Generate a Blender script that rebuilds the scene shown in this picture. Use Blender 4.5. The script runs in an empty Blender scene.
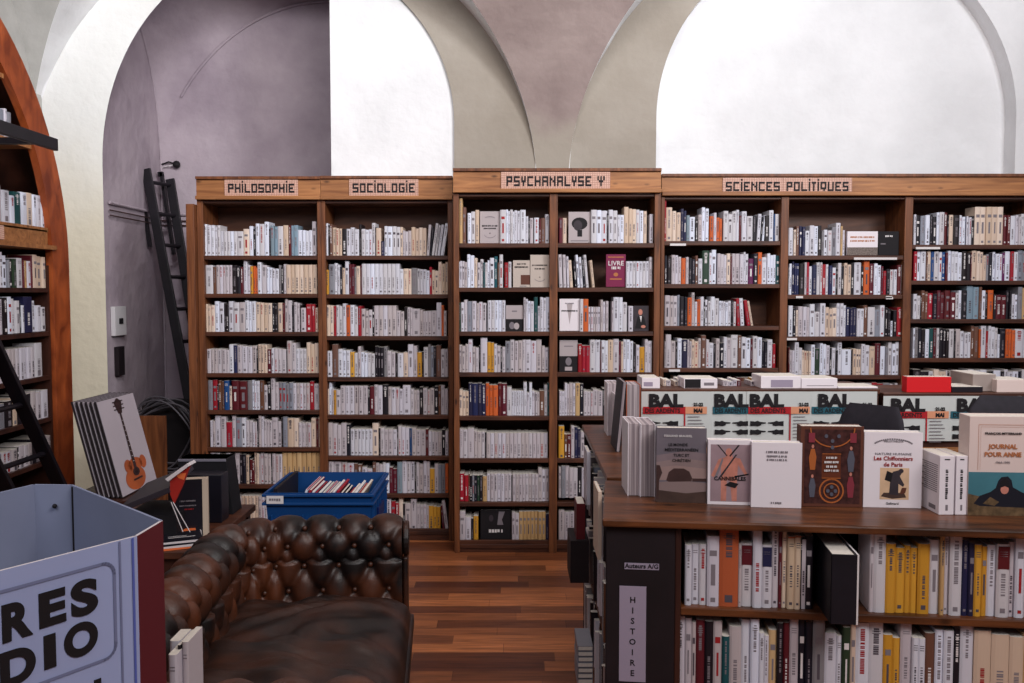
import bpy, bmesh, math, random
from mathutils import Vector, Matrix
random.seed(7)
SC = bpy.context.scene; COL = SC.collection
F = 900.0; TH = math.atan(.055); CH = 1.6
CT, ST = math.cos(TH), math.sin(TH)
def ray(u, v):
    a = (u-512)/F; b = (341.5-v)/F
    return Vector((a, CT+b*ST, -ST+b*CT))
def PY(u, v, Y): d = ray(u, v); t = Y/d.y; return Vector((d.x*t, Y, CH+d.z*t))
def PX(u, v, X): d = ray(u, v); t = X/d.x; return Vector((X, d.y*t, CH+d.z*t))
def PZ(u, v, Z): d = ray(u, v); t = (Z-CH)/d.z; return Vector((d.x*t, d.y*t, Z))
def PP(u, v, p0, n):
    d = ray(u, v); t = (Vector(p0)-Vector((0, 0, CH))).dot(n)/d.dot(n); return Vector((0, 0, CH))+d*t
cam = bpy.data.cameras.new('camera'); cam.sensor_width = 36; cam.lens = F/1024*36
co = bpy.data.objects.new('camera', cam); COL.objects.link(co); co.location = (0, 0, CH)
co.rotation_euler = (math.pi/2-TH, 0, 0); SC.camera = co; cam.clip_start = .02
# ---------------------------------------------------------------- materials
def lin(c):
    return tuple(((x/255)/12.92 if x <= 10 else (((x/255)+.055)/1.055)**2.4) for x in c)
MATS = {}
def mat(name, c, rough=.6, spec=.3, metal=0, noise=0, nscale=8, bump=0, bscale=40, coat=0):
    if name in MATS: return MATS[name]
    m = bpy.data.materials.new(name); m.use_nodes = True; MATS[name] = m
    nt = m.node_tree; b = nt.nodes['Principled BSDF']
    c = lin(c); b.inputs['Base Color'].default_value = (*c, 1); b.inputs['Roughness'].default_value = rough
    b.inputs['Specular IOR Level'].default_value = spec; b.inputs['Metallic'].default_value = metal
    b.inputs['Coat Weight'].default_value = coat
    tc = nt.nodes.new('ShaderNodeTexCoord')
    if noise:
        n = nt.nodes.new('ShaderNodeTexNoise'); n.inputs['Scale'].default_value = nscale; n.inputs['Detail'].default_value = 6
        nt.links.new(tc.outputs['Object'], n.inputs['Vector'])
        mx = nt.nodes.new('ShaderNodeMix'); mx.data_type = 'RGBA'
        mx.inputs['A'].default_value = (*[x*(1-noise) for x in c], 1); mx.inputs['B'].default_value = (*[min(1, x*(1+noise)) for x in c], 1)
        mr = nt.nodes.new('ShaderNodeMapRange'); mr.inputs['From Min'].default_value = .3; mr.inputs['From Max'].default_value = .7
        nt.links.new(n.outputs['Fac'], mr.inputs['Value']); nt.links.new(mr.outputs['Result'], mx.inputs['Factor'])
        nt.links.new(mx.outputs['Result'], b.inputs['Base Color'])
    if bump:
        n2 = nt.nodes.new('ShaderNodeTexNoise'); n2.inputs['Scale'].default_value = bscale; n2.inputs['Detail'].default_value = 8
        nt.links.new(tc.outputs['Object'], n2.inputs['Vector'])
        bp = nt.nodes.new('ShaderNodeBump'); bp.inputs['Strength'].default_value = bump; bp.inputs['Distance'].default_value = .02
        nt.links.new(n2.outputs['Fac'], bp.inputs['Height']); nt.links.new(bp.outputs['Normal'], b.inputs['Normal'])
    return m
def wood(name, c1, c2, stretch=(1, 12, 12), rough=.5, knots=True, scale=2.2):
    if name in MATS: return MATS[name]
    m = bpy.data.materials.new(name); m.use_nodes = True; MATS[name] = m
    nt = m.node_tree; b = nt.nodes['Principled BSDF']; b.inputs['Roughness'].default_value = rough
    b.inputs['Specular IOR Level'].default_value = .35
    tc = nt.nodes.new('ShaderNodeTexCoord'); mp = nt.nodes.new('ShaderNodeMapping'); mp.inputs['Scale'].default_value = stretch
    nt.links.new(tc.outputs['Object'], mp.inputs['Vector'])
    n = nt.nodes.new('ShaderNodeTexNoise'); n.inputs['Scale'].default_value = scale; n.inputs['Detail'].default_value = 8; n.inputs['Distortion'].default_value = 1.2
    nt.links.new(mp.outputs['Vector'], n.inputs['Vector'])
    cr = nt.nodes.new('ShaderNodeValToRGB'); cr.color_ramp.elements[0].position = .32; cr.color_ramp.elements[1].position = .68
    cr.color_ramp.elements[0].color = (*lin(c1), 1); cr.color_ramp.elements[1].color = (*lin(c2), 1)
    nt.links.new(n.outputs['Fac'], cr.inputs['Fac'])
    out = cr.outputs['Color']
    if knots:
        v = nt.nodes.new('ShaderNodeTexVoronoi'); v.inputs['Scale'].default_value = 4.5
        mp2 = nt.nodes.new('ShaderNodeMapping'); mp2.inputs['Scale'].default_value = tuple(1+.12*(s-1) for s in stretch)
        nt.links.new(tc.outputs['Object'], mp2.inputs['Vector']); nt.links.new(mp2.outputs['Vector'], v.inputs['Vector'])
        r2 = nt.nodes.new('ShaderNodeMapRange'); r2.inputs['From Min'].default_value = .04; r2.inputs['From Max'].default_value = .12
        nt.links.new(v.outputs['Distance'], r2.inputs['Value'])
        mx = nt.nodes.new('ShaderNodeMix'); mx.data_type = 'RGBA'; mx.inputs['A'].default_value = (*[x*.45 for x in lin(c1)], 1)
        nt.links.new(r2.outputs['Result'], mx.inputs['Factor']); nt.links.new(out, mx.inputs['B']); out = mx.outputs['Result']
    nt.links.new(out, b.inputs['Base Color'])
    bp = nt.nodes.new('ShaderNodeBump'); bp.inputs['Strength'].default_value = .25; bp.inputs['Distance'].default_value = .004
    nt.links.new(n.outputs['Fac'], bp.inputs['Height']); nt.links.new(bp.outputs['Normal'], b.inputs['Normal'])
    return m
W_POST = wood('pine_stained', (78, 42, 24), (128, 76, 44), (12, 12, 1))
W_HEAD = wood('pine_board', (126, 78, 44), (174, 118, 72), (1, 12, 12))
W_SHELF = wood('shelf_wood', (50, 26, 20), (92, 52, 34), (1, 12, 12), knots=False)
W_BACK = wood('back_board_wood', (72, 43, 32), (100, 62, 44), (1, 1, 6), knots=False)
W_ARCH = wood('arch_varnished_wood', (112, 48, 24), (172, 86, 44), (4, 4, 2), .35, False)
W_DARK = wood('dark_stained_wood', (44, 22, 18), (70, 38, 28), (4, 4, 1), .45, False)
W_TOP = wood('counter_top_wood', (52, 29, 17), (108, 62, 34), (1.2, 7, 7), .34, True, 3)
W_BLACK = mat('black_panel', (26, 18, 22), .6, noise=.3, nscale=6)
W_LADDER = mat('ladder_black_wood', (24, 20, 26), .45, noise=.25, nscale=10)
def plaster(name, c, c2=None, nscale=1.3, bump=.35):
    m = bpy.data.materials.new(name); m.use_nodes = True; MATS[name] = m
    nt = m.node_tree; b = nt.nodes['Principled BSDF']; b.inputs['Roughness'].default_value = .95; b.inputs['Specular IOR Level'].default_value = .1
    tc = nt.nodes.new('ShaderNodeTexCoord')
    n = nt.nodes.new('ShaderNodeTexNoise'); n.inputs['Scale'].default_value = nscale; n.inputs['Detail'].default_value = 9; n.inputs['Roughness'].default_value = .6
    nt.links.new(tc.outputs['Object'], n.inputs['Vector'])
    cr = nt.nodes.new('ShaderNodeValToRGB'); cr.color_ramp.elements[0].position = .35; cr.color_ramp.elements[1].position = .65
    cr.color_ramp.elements[0].color = (*lin(c2 or [x*.93 for x in c]), 1); cr.color_ramp.elements[1].color = (*lin(c), 1)
    nt.links.new(n.outputs['Fac'], cr.inputs['Fac']); nt.links.new(cr.outputs['Color'], b.inputs['Base Color'])
    n2 = nt.nodes.new('ShaderNodeTexNoise'); n2.inputs['Scale'].default_value = 9; n2.inputs['Detail'].default_value = 10
    nt.links.new(tc.outputs['Object'], n2.inputs['Vector'])
    bp = nt.nodes.new('ShaderNodeBump'); bp.inputs['Strength'].default_value = bump; bp.inputs['Distance'].default_value = .03
    nt.links.new(n2.outputs['Fac'], bp.inputs['Height']); nt.links.new(bp.outputs['Normal'], b.inputs['Normal'])
    return m
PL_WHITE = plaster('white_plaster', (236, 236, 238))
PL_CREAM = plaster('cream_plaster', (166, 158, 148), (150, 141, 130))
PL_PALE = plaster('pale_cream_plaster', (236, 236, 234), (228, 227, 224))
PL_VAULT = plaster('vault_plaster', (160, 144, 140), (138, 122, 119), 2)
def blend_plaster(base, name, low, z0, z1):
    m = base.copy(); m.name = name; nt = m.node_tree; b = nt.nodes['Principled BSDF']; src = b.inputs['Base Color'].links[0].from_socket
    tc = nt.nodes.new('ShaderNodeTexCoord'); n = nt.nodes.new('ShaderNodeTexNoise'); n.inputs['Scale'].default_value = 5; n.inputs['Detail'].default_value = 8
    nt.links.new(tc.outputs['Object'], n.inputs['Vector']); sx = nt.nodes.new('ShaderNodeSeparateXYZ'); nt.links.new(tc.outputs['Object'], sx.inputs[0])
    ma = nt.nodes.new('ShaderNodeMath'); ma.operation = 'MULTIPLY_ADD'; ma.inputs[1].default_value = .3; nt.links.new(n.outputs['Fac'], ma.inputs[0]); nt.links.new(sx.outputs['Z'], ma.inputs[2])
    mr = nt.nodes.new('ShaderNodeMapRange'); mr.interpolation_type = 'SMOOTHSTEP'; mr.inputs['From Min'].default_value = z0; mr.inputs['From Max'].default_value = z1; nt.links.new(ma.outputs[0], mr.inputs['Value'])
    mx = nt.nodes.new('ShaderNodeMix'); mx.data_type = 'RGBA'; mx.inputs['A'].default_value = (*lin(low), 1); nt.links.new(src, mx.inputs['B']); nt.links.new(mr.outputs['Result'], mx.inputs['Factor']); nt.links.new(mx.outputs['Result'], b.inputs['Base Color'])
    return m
PL_VB = blend_plaster(PL_VAULT, 'vault_plaster_shaded', (160, 151, 140), 2.72, 2.98)  # down-facing vault's dimness painted in: darker above the pier tone
PL_PIER = blend_plaster(PL_PALE, 'pier_plaster_lit_top', (228, 218, 196), 1.9, 3.0)  # brighter light on the ring painted in: cream pier turns white upwards
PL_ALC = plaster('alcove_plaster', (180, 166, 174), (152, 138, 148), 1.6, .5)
PL_SIDE = plaster('side_plaster', (196, 194, 190), (170, 168, 164), 2)
# ---------------------------------------------------------------- mesh helpers
class MB:
    def __init__(s): s.v = []; s.f = []; s.m = []; s.mats = []
    def mi(s, m):
        if m not in s.mats: s.mats.append(m)
        return s.mats.index(m)
    def face(s, pts, m):
        n = len(s.v); s.v += [tuple(p) for p in pts]; s.f.append(tuple(range(n, n+len(pts)))); s.m.append(s.mi(m))
    def box(s, a, b, m, M=None):
        x0, y0, z0 = a; x1, y1, z1 = b
        c = [Vector(p) for p in ((x0,y0,z0),(x1,y0,z0),(x1,y1,z0),(x0,y1,z0),(x0,y0,z1),(x1,y0,z1),(x1,y1,z1),(x0,y1,z1))]
        if M: c = [M @ p for p in c]
        n = len(s.v); s.v += [tuple(p) for p in c]
        for q in ((3,2,1,0),(4,5,6,7),(0,1,5,4),(1,2,6,5),(2,3,7,6),(3,0,4,7)):
            s.f.append(tuple(n+i for i in q)); s.m.append(s.mi(m))
    def prism(s, poly, vec, m, mcap=None):
        poly = [Vector(p) for p in poly]; vec = Vector(vec); n = len(s.v); k = len(poly)
        s.v += [tuple(p) for p in poly]+[tuple(p+vec) for p in poly]
        s.f.append(tuple(range(n+k-1, n-1, -1))); s.m.append(s.mi(mcap or m))
        s.f.append(tuple(range(n+k, n+2*k))); s.m.append(s.mi(mcap or m))
        for i in range(k):
            j = (i+1) % k; s.f.append((n+i, n+j, n+k+j, n+k+i)); s.m.append(s.mi(m))
    def tube(s, pts, r, m, seg=8, cap=True):
        pts = [Vector(p) for p in pts]; n0 = len(s.v); up = Vector((0, 0, 1)); k = len(pts)
        rr = r if isinstance(r, (list, tuple)) else [r]*k
        for i, p in enumerate(pts):
            t = (pts[min(i+1, k-1)]-pts[max(i-1, 0)]).normalized()
            a = t.cross(up)
            if a.length < .05: a = t.cross(Vector((1, 0, 0)))
            a.normalize(); b = t.cross(a)
            for j in range(seg):
                an = 2*math.pi*j/seg; s.v.append(tuple(p+a*rr[i]*math.cos(an)+b*rr[i]*math.sin(an)))
        for i in range(k-1):
            for j in range(seg):
                q = (j+1) % seg; s.f.append((n0+i*seg+j, n0+i*seg+q, n0+(i+1)*seg+q, n0+(i+1)*seg+j)); s.m.append(s.mi(m))
        if cap:
            s.f.append(tuple(n0+j for j in reversed(range(seg)))); s.m.append(s.mi(m))
            s.f.append(tuple(n0+(k-1)*seg+j for j in range(seg))); s.m.append(s.mi(m))
    def grid(s, rows, m, closed=False, flip=False):
        n0 = len(s.v); a = len(rows); b = len(rows[0])
        for r in rows: s.v += [tuple(p) for p in r]
        for i in range(a-1):
            for j in range(b if closed else b-1):
                q = (j+1) % b; f = (n0+i*b+j, n0+i*b+q, n0+(i+1)*b+q, n0+(i+1)*b+j)
                s.f.append(f[::-1] if flip else f); s.m.append(s.mi(m))
    def lathe(s, prof, m, c=(0, 0, 0), seg=16):
        rows = [[(c[0]+r*math.cos(2*math.pi*j/seg), c[1]+r*math.sin(2*math.pi*j/seg), c[2]+z) for j in range(seg)] for r, z in prof]
        s.grid(rows, m, closed=True)
    def ball(s, c, r, m, sx=1, sy=1, sz=1, seg=10):
        rows = []
        for i in range(seg//2+1):
            a = math.pi*i/(seg//2); rows.append([(c[0]+sx*r*math.sin(a)*math.cos(2*math.pi*j/seg), c[1]+sy*r*math.sin(a)*math.sin(2*math.pi*j/seg), c[2]-sz*r*math.cos(a)) for j in range(seg)])
        s.grid(rows, m, closed=True)
    def build(s, name, parent=None, smooth=False, bevel=0, loc=None, rot=None, clean=False):
        me = bpy.data.meshes.new(name); me.from_pydata(s.v, [], s.f)
        for m in s.mats: me.materials.append(m)
        me.polygons.foreach_set('material_index', s.m)
        if smooth: me.polygons.foreach_set('use_smooth', [True]*len(s.f))
        me.update()
        if clean:
            bm = bmesh.new(); bm.from_mesh(me); bmesh.ops.remove_doubles(bm, verts=bm.verts, dist=1e-5)
            bmesh.ops.recalc_face_normals(bm, faces=bm.faces); bm.to_mesh(me); bm.free()
        o = bpy.data.objects.new(name, me); COL.objects.link(o)
        if parent: o.parent = parent
        if loc is not None: o.location = loc
        if rot is not None: o.rotation_euler = rot if isinstance(rot, tuple) else (0, 0, rot)
        if bevel:
            b = o.modifiers.new('bevel', 'BEVEL'); b.width = bevel; b.segments = 2; b.limit_method = 'ANGLE'
        return o
def tag(o, label=None, cat=None, group=None, kind=None):
    if label: o['label'] = label
    if cat: o['category'] = cat
    if group: o['group'] = group
    if kind: o['kind'] = kind
    return o
def thing(name, label, cat, loc=(0, 0, 0), rz=0, group=None):
    o = bpy.data.objects.new(name, None); COL.objects.link(o); o.location = loc; o.rotation_euler = (0, 0, rz); o.empty_display_size = .05
    return tag(o, label, cat, group)
def struct(name, mb, **k): return tag(mb.build(name, **k), kind='structure')
def text(s, size, m, parent, loc, rot=(math.pi/2, 0, 0), off=0, name='lettering', align='CENTER', sx=1, shear=0, ext=.0004):
    cu = bpy.data.curves.new(name, 'FONT'); cu.body = s; cu.size = size; cu.align_x = align; cu.extrude = ext; cu.offset = off; cu.shear = shear; cu.resolution_u = 2 if size < .5 else 8
    cu.space_line = .9
    t = bpy.data.objects.new('tmp', cu); COL.objects.link(t)
    dg = bpy.context.evaluated_depsgraph_get(); me = bpy.data.meshes.new_from_object(t.evaluated_get(dg))
    bpy.data.objects.remove(t); me.name = name
    me.materials.clear(); me.materials.append(m)
    o = bpy.data.objects.new(name, me); COL.objects.link(o); o.parent = parent; o.location = loc; o.rotation_euler = rot; o.scale = (sx, 1, 1)
    return o
INK = mat('black_ink', (22, 18, 22), .7); GREYINK = mat('grey_ink', (120, 112, 118), .7); REDINK = mat('red_ink', (150, 30, 34), .6)
WHINK = mat('white_ink', (214, 208, 208), .7); PAGE = mat('book_pages', (214, 206, 196), .9, noise=.06, nscale=90)
DIMINK = mat('dim_ink', (78, 70, 78), .7); ORINK = mat('orange_ink', (176, 108, 66), .7)
# ---------------------------------------------------------------- books
PAL = dict(w=((206,206,216),'white'), v=((190,182,188),'off-white'), c=((208,186,168),'cream'), g=((128,128,136),'grey'), k=((26,22,30),'black'),
 n=((32,34,68),'navy'), b=((28,66,116),'blue'), t=((22,74,80),'teal'), e=((38,60,46),'green'), r=((150,24,38),'red'), d=((88,24,34),'dark red'),
 o=((194,90,40),'orange'), y=((200,146,50),'yellow'), m=((104,70,56),'brown'), p=((92,28,74),'purple'), l=((124,146,162),'pale blue'), s=((192,158,112),'tan'),
 R=((204,202,210),'red-topped white'), N=((204,202,210),'navy-topped white'), B=((164,80,44),'orange-brown'), C=((206,184,160),'sand'))
def bookmats(c):
    base = PAL[c][0]; i = random.randrange(4); f = (1, .93, 1.05, .97)[i]; tint = ((0,0,0),(4,0,-4),(-3,0,4),(0,-2,-2))[i]
    return mat('cover_%s_%d' % (PAL[c][1].replace(' ', '_').replace('-', '_'), i), tuple(max(0, min(255, x*f+t)) for x, t in zip(base, tint)), .5)
DARKC = set('kntebdrmp')
def bookmesh(mb, w, h, d, c, M, style=None, rnd=random):
    """one shelved book, spine towards local -Y, base at local z=0"""
    cm = bookmats(c) if isinstance(c, str) else c; b = min(.004, w*.25)
    pl = [(-w/2, b), (-w*.3, .0006), (-w*.1, 0), (w*.1, 0), (w*.3, .0006), (w/2, b), (w/2, d), (-w/2, d)]
    n = len(mb.v); k = len(pl)
    mb.v += [tuple(M @ Vector((x, y, 0))) for x, y in pl]+[tuple(M @ Vector((x, y, h))) for x, y in pl]
    for i in range(k):
        j = (i+1) % k; mb.f.append((n+i, n+j, n+k+j, n+k+i)); mb.m.append(mb.mi(PAGE if i == 6 else cm))
    mb.f.append(tuple(n+i for i in range(k-1, -1, -1))); mb.m.append(mb.mi(PAGE))
    mb.f.append(tuple(n+k+i for i in range(k))); mb.m.append(mb.mi(PAGE))
    dark = c in DARKC
    def q(x0, x1, z0, z1, m):
        mb.face([M @ Vector(p) for p in ((x0, -.0004, z0), (x1, -.0004, z0), (x1, -.0004, z1), (x0, -.0004, z1))], m)
    ink = WHINK if dark else (GREYINK if rnd.random() < .6 else DIMINK if rnd.random() < .75 else REDINK)
    if dark and rnd.random() < .5: ink = GREYINK
    if c in ('o', 'y', 'B'): ink = DIMINK
    if c in ('R', 'N'): q(-w*.46, w*.46, h*.66, h*.97, bookmats('d' if c == 'R' else 'n')); style = 3 if style is None else 3; ink = GREYINK
    if c == 'C': q(-w*.48, w*.48, h*.975, h*.995, bookmats('B'))
    st = style if style is not None else rnd.randrange(5)
    cw = w*rnd.uniform(.2, .38)
    if st in (0, 1, 2):      # vertical title of broken letter blocks
        z = h*(.93 if st != 1 else .55); z1 = h*(.4 if st == 0 else .2 if st == 1 else .62)
        while z > z1:
            s = rnd.uniform(.002, .0055); q(-cw/2, cw/2, z-s, z, ink); z -= s+rnd.choice((.0011, .0011, .0045))
    if st in (2, 3):
        z = h*.9
        for _ in range(rnd.randrange(2, 4)):
            q(-w*.3, w*.3, z-.002, z, ink); z -= .006
    if st == 3:
        z = h*.6
        for _ in range(9): q(-cw/2, cw/2, z-rnd.uniform(.002, .006), z, ink); z -= .007
    if st == 4:
        q(-w*.3, w*.3, h*.72, h*.8, ink if rnd.random() < .4 else GREYINK)
        q(-cw/2, cw/2, h*.3, h*.6, ink)
    if rnd.random() < .6: q(-w*.2, w*.2, .012, .012+w*.4, ink)
BOOKS = []   # records
def row(place, bayname, shelf, tokens, s, ox, oy, base, start, p0, u, rz, depth=(.12, .16), inset=.03, tail='shelf down', zfix=None):
    """tokens are '<colour><n> xEnd yTop [tilt]' read off a crop of scale s; world size comes from the plane p0/u of the spines"""
    u = Vector(u).normalized(); n = Vector((u.y, -u.x, 0)); p0 = Vector(p0)-n*inset
    pos = lambda cx, cy: PP(ox+cx/s, oy+cy/s, p0, n)
    zb = zfix if zfix is not None else pos(start, base).z
    x = start; recs = []; run = 0
    for tk in tokens.split(';'):
        t = tk.split()
        if not t: continue
        cx = float(t[1])
        if t[0] == '_': x = cx; continue
        c = t[0][0]; num = int(t[0][1:] or 1); top = float(t[2]) if len(t) > 2 else 0; tilt = float(t[3]) if len(t) > 3 else 0
        a = (pos(x, base)-p0).dot(u); b = (pos(cx, base)-p0).dot(u); hh = pos((x+cx)/2, top).z-zb
        ws = [1+(0 if num > 4 else random.uniform(-.25, .25)) for _ in range(num)]; tot = sum(ws); run += 1; cur = a
        style = random.randrange(5)
        for i in range(num):
            w = (b-a)*ws[i]/tot; h = hh*(1 if (i == 0 or num > 4) else 1-random.uniform(0, .07))
            dd = random.uniform(*depth); tr = math.radians(tilt)
            if tilt: w *= .82
            ctr = p0+u*(cur+(b-a)*ws[i]/tot/2)-n*random.uniform(-.004, .008)
            ctr.z = zb+.0005+abs(math.sin(tr))*w/2
            recs.append(dict(c=c, n=num, i=i, run=run, w=w*.975, h=h, d=dd, loc=ctr, rz=rz, tilt=tr, style=style if num > 2 else random.randrange(5),
                area=abs((b-a)/num*hh)/(max(.5, ctr.y)**2)*(.5 if rz > 1 else 1)*(1 if -.02 < 512+900*ctr.x/max(.5, ctr.y) < 1024 else .01), bay=bayname, shelf=shelf, tail=tail, vis=True))
            cur += (b-a)*ws[i]/tot
        x = cx
    for i, r in enumerate(recs): r['ord'] = i; r['row'] = recs
    BOOKS.extend(recs)
ORD = ['first','second','third','fourth','fifth','sixth','seventh','eighth','ninth','tenth','eleventh','twelfth','thirteenth','fourteenth','fifteenth','sixteenth','seventeenth','eighteenth','nineteenth','twentieth']
def ordw(i):
    if i < 20: return ORD[i]
    T = ['twenty', 'thirty', 'forty', 'fifty', 'sixty']; t, k = divmod(i+1, 10)
    return (T[t-2][:-1]+'ieth') if k == 0 else T[t-2]+'-'+ORD[k-1]
NUMW = ['', 'one', 'two', 'three', 'four', 'five', 'six', 'seven', 'eight', 'nine', 'ten', 'eleven', 'twelve', 'thirteen', 'fourteen', 'fifteen', 'sixteen']
def place_books(limit):
    """the largest in view become objects of their own, the rest one mesh"""
    order = sorted(BOOKS, key=lambda r: -r['area']); keep = set(id(r) for r in order[:limit])
    rest = MB(); used = set()
    for r in BOOKS:
        M = Matrix.Rotation(r['tilt'], 4, 'Y')
        if id(r) not in keep:
            W = Matrix.Translation(r['loc']) @ Matrix.Rotation(r['rz'], 4, 'Z') @ M
            bookmesh(rest, r['w'], r['h'], r['d'], r['c'], W, r['style']); continue
        mb = MB(); bookmesh(mb, r['w'], r['h'], r['d'], r['c'], M, r['style'])
        o = mb.build('book', loc=r['loc'], rot=r['rz'])
        R = r['row']; cn = PAL[r['c']][1]; same = [q for q in R if q['c'] == r['c']]
        where = '%s %s, %s' % (ORD[r['shelf']], r['tail'], r['bay']) if r['tail'] else r['bay']
        size = ''
        if len(R) > 3:
            hs = sorted(q['h'] for q in R)
            if r['h'] >= hs[int(len(hs)*.85)]: size = 'tall '
            elif r['h'] <= hs[int(len(hs)*.15)]: size = 'short '
        i = r['ord']; lab = None
        uniq = lambda q: len([z for z in R if z['c'] == q['c']]) == 1
        if len(same) == 1: lab = 'the only %s book on its row, %s' % (cn, where)
        elif i > 0 and uniq(R[i-1]): lab = '%s%s book right of %s one, %s' % (size, cn, PAL[R[i-1]['c']][1], where)
        elif i < len(R)-1 and uniq(R[i+1]): lab = '%s%s book left of %s one, %s' % (size, cn, PAL[R[i+1]['c']][1], where)
        elif 3 <= r['n'] <= 16: lab = '%s of %s matching %s books, %s' % (ordw(r['i']), NUMW[r['n']], cn, where)
        if lab and len(lab.replace('-', ' ').split()) > 16: lab = None
        if lab is None or lab in used:
            k = [id(q) for q in same].index(id(r))
            lab = '%s%s book, %s %s from left, %s' % (size, cn, ordw(k), cn, where)
        used.add(lab)
        tag(o, lab, 'book', 'books on %s' % where)
    o = rest.build('shelved_books'); tag(o, 'the smaller packed books filling the rest of the shelves', 'books', kind='stuff')
# ---------------------------------------------------------------- back bookcases
YC = PZ(500, 541, 0).y; YP = PZ(500, 553, 0).y; YS = YC-.08
WY = YC+.34
def bookcase(label, Y, posts, vtop, vhead, vlip, shelves, depth=.3, vis_right=None):
    """posts: px spans of uprights; shelves: per bay list of px baselines"""
    x0 = PY(posts[0][0], 300, Y).x; x1 = PY(posts[-1][1], 300, Y).x; zt = PY(500, vtop, Y).z
    root = thing('bookcase', label, 'bookcase', ((x0+x1)/2, Y, 0)); off = Vector(((x0+x1)/2, Y, 0))
    def bx(name, a, b, m, bev=.002):
        mb = MB(); mb.box(Vector(a)-off, Vector(b)-off, m); return mb.build(name, root, bevel=bev)
    zh = PY(500, vhead, Y).z; zl = PY(500, vlip, Y).z; inner = []
    for i, (a, b) in enumerate(posts):
        xa, xb = PY(a, 300, Y).x, PY(b, 300, Y).x; inner.append((xa, xb))
        bx('side_panel' if i in (0, len(posts)-1) else 'divider', (xa, Y, 0), (xb, Y+depth, zh), W_POST)
    bx('header_board', (x0, Y-.004, zh), (x1, Y+.025, zt), W_HEAD)
    bx('header_cap', (x0, Y-.02, zt), (x1, Y+depth, zt+.018), W_POST)
    bx('header_ledge', (x0, Y-.03, zl), (x1, Y-.002, zh), W_HEAD, .004)
    bx('back_panel', (x0+.005, Y+depth, 0), (x1-.005, Y+depth+.012, zt), W_BACK)
    bx('plinth', (x0+.01, Y+.015, 0), (x1-.01, Y+.035, .075), W_SHELF)
    for bi, ss in enumerate(shelves):
        xa, xb = inner[bi][1], inner[bi+1][0]
        for v in ss:
            z = PY(500, v, Y+.03).z; bx('shelf', (xa, Y+.008, z-.026), (xb, Y+depth, z), W_SHELF)
        bx('shelf', (xa, Y+.008, zl-.02), (xb, Y+depth, zl), W_SHELF)
    return root, off
B1 = [255.7, 293.7, 331.8, 373, 409.8, 446.9, 483.9, 524]
B2 = [255.7, 294.3, 336, 376.9, 414.6, 455.5, 493, 530]
B3 = [243.4, 287.6, 331.5, 372.2, 415.6, 457.9, 501.4, 543.6]
B4a = [241.2, 284, 325.9, 367.8, 409, 450, 492, 532]
B4b = [255.6, 294.7, 336.5, 374.9, 411, 452, 493, 532]
B4c = [244.9, 280.6, 319, 357.9, 403, 445, 490, 532]
c1, o1 = bookcase('brown wooden bookcase headed PHILOSOPHIE, leftmost on the back wall', YC, [(198.5, 204.5), (318, 321.8)], 179.5, 196, 200, [B1])
c2, o2 = bookcase('brown wooden bookcase headed SOCIOLOGIE, between the philosophy and psychoanalysis cases', YC, [(322, 326), (448, 453)], 179, 196, 200, [B2])
c3, o3 = bookcase('brown wooden two-bay bookcase headed PSYCHANALYSE, standing forward of its neighbours', YP, [(453.5, 459), (549.5, 557.5), (654, 660)], 171.5, 189, 193, [B3, B3])
c4, o4 = bookcase('long brown wooden bookcase headed SCIENCES POLITIQUES, rightmost on the back wall', YS, [(660.5, 664), (780, 787.5), (903, 911), (1034, 1042)], 177, 192, 196, [B4a, B4b, B4c])
# pixel signs
GL = dict(P='1111 1001 1111 1000 1000', H='1001 1001 1111 1001 1001', L='1000 1000 1000 1000 1111', O='1111 1001 1001 1001 1111', S='1111 1000 1111 0001 1111',
 E='1111 1000 1110 1000 1111', C='1111 1000 1000 1000 1111', G='1111 1000 1011 1001 1111', Y='101 101 111 010 010', A='1111 1001 1111 1001 1001', N='1001 1101 1011 1001 1001',
 T='111 010 010 010 010', Q='1111 1001 1001 1111 0010', U='1001 1001 1001 1001 1111', i='1 1 1 1 1', W='10101 10101 01110 00100 00100')
GL[' '] = '00 00 00 00 00'
SIGNM = bpy.data.materials.new('mosaic_sign_board'); SIGNM.use_nodes = True
nt = SIGNM.node_tree; b = nt.nodes['Principled BSDF']; b.inputs['Roughness'].default_value = .6
tc = nt.nodes.new('ShaderNodeTexCoord'); mp = nt.nodes.new('ShaderNodeMapping'); mp.inputs['Rotation'].default_value = (math.pi/2, 0, 0); nt.links.new(tc.outputs['Object'], mp.inputs['Vector'])
br = nt.nodes.new('ShaderNodeTexBrick'); br.offset = 0; br.inputs['Scale'].default_value = 1; br.inputs['Brick Width'].default_value = .0105; br.inputs['Row Height'].default_value = .0105
br.inputs['Mortar Size'].default_value = .0014; br.inputs['Color1'].default_value = (*lin((214, 174, 156)), 1); br.inputs['Color2'].default_value = (*lin((206, 164, 146)), 1); br.inputs['Mortar'].default_value = (*lin((150, 104, 90)), 1)
nt.links.new(mp.outputs['Vector'], br.inputs['Vector']); nt.links.new(br.outputs['Color'], b.inputs['Base Color'])
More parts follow.
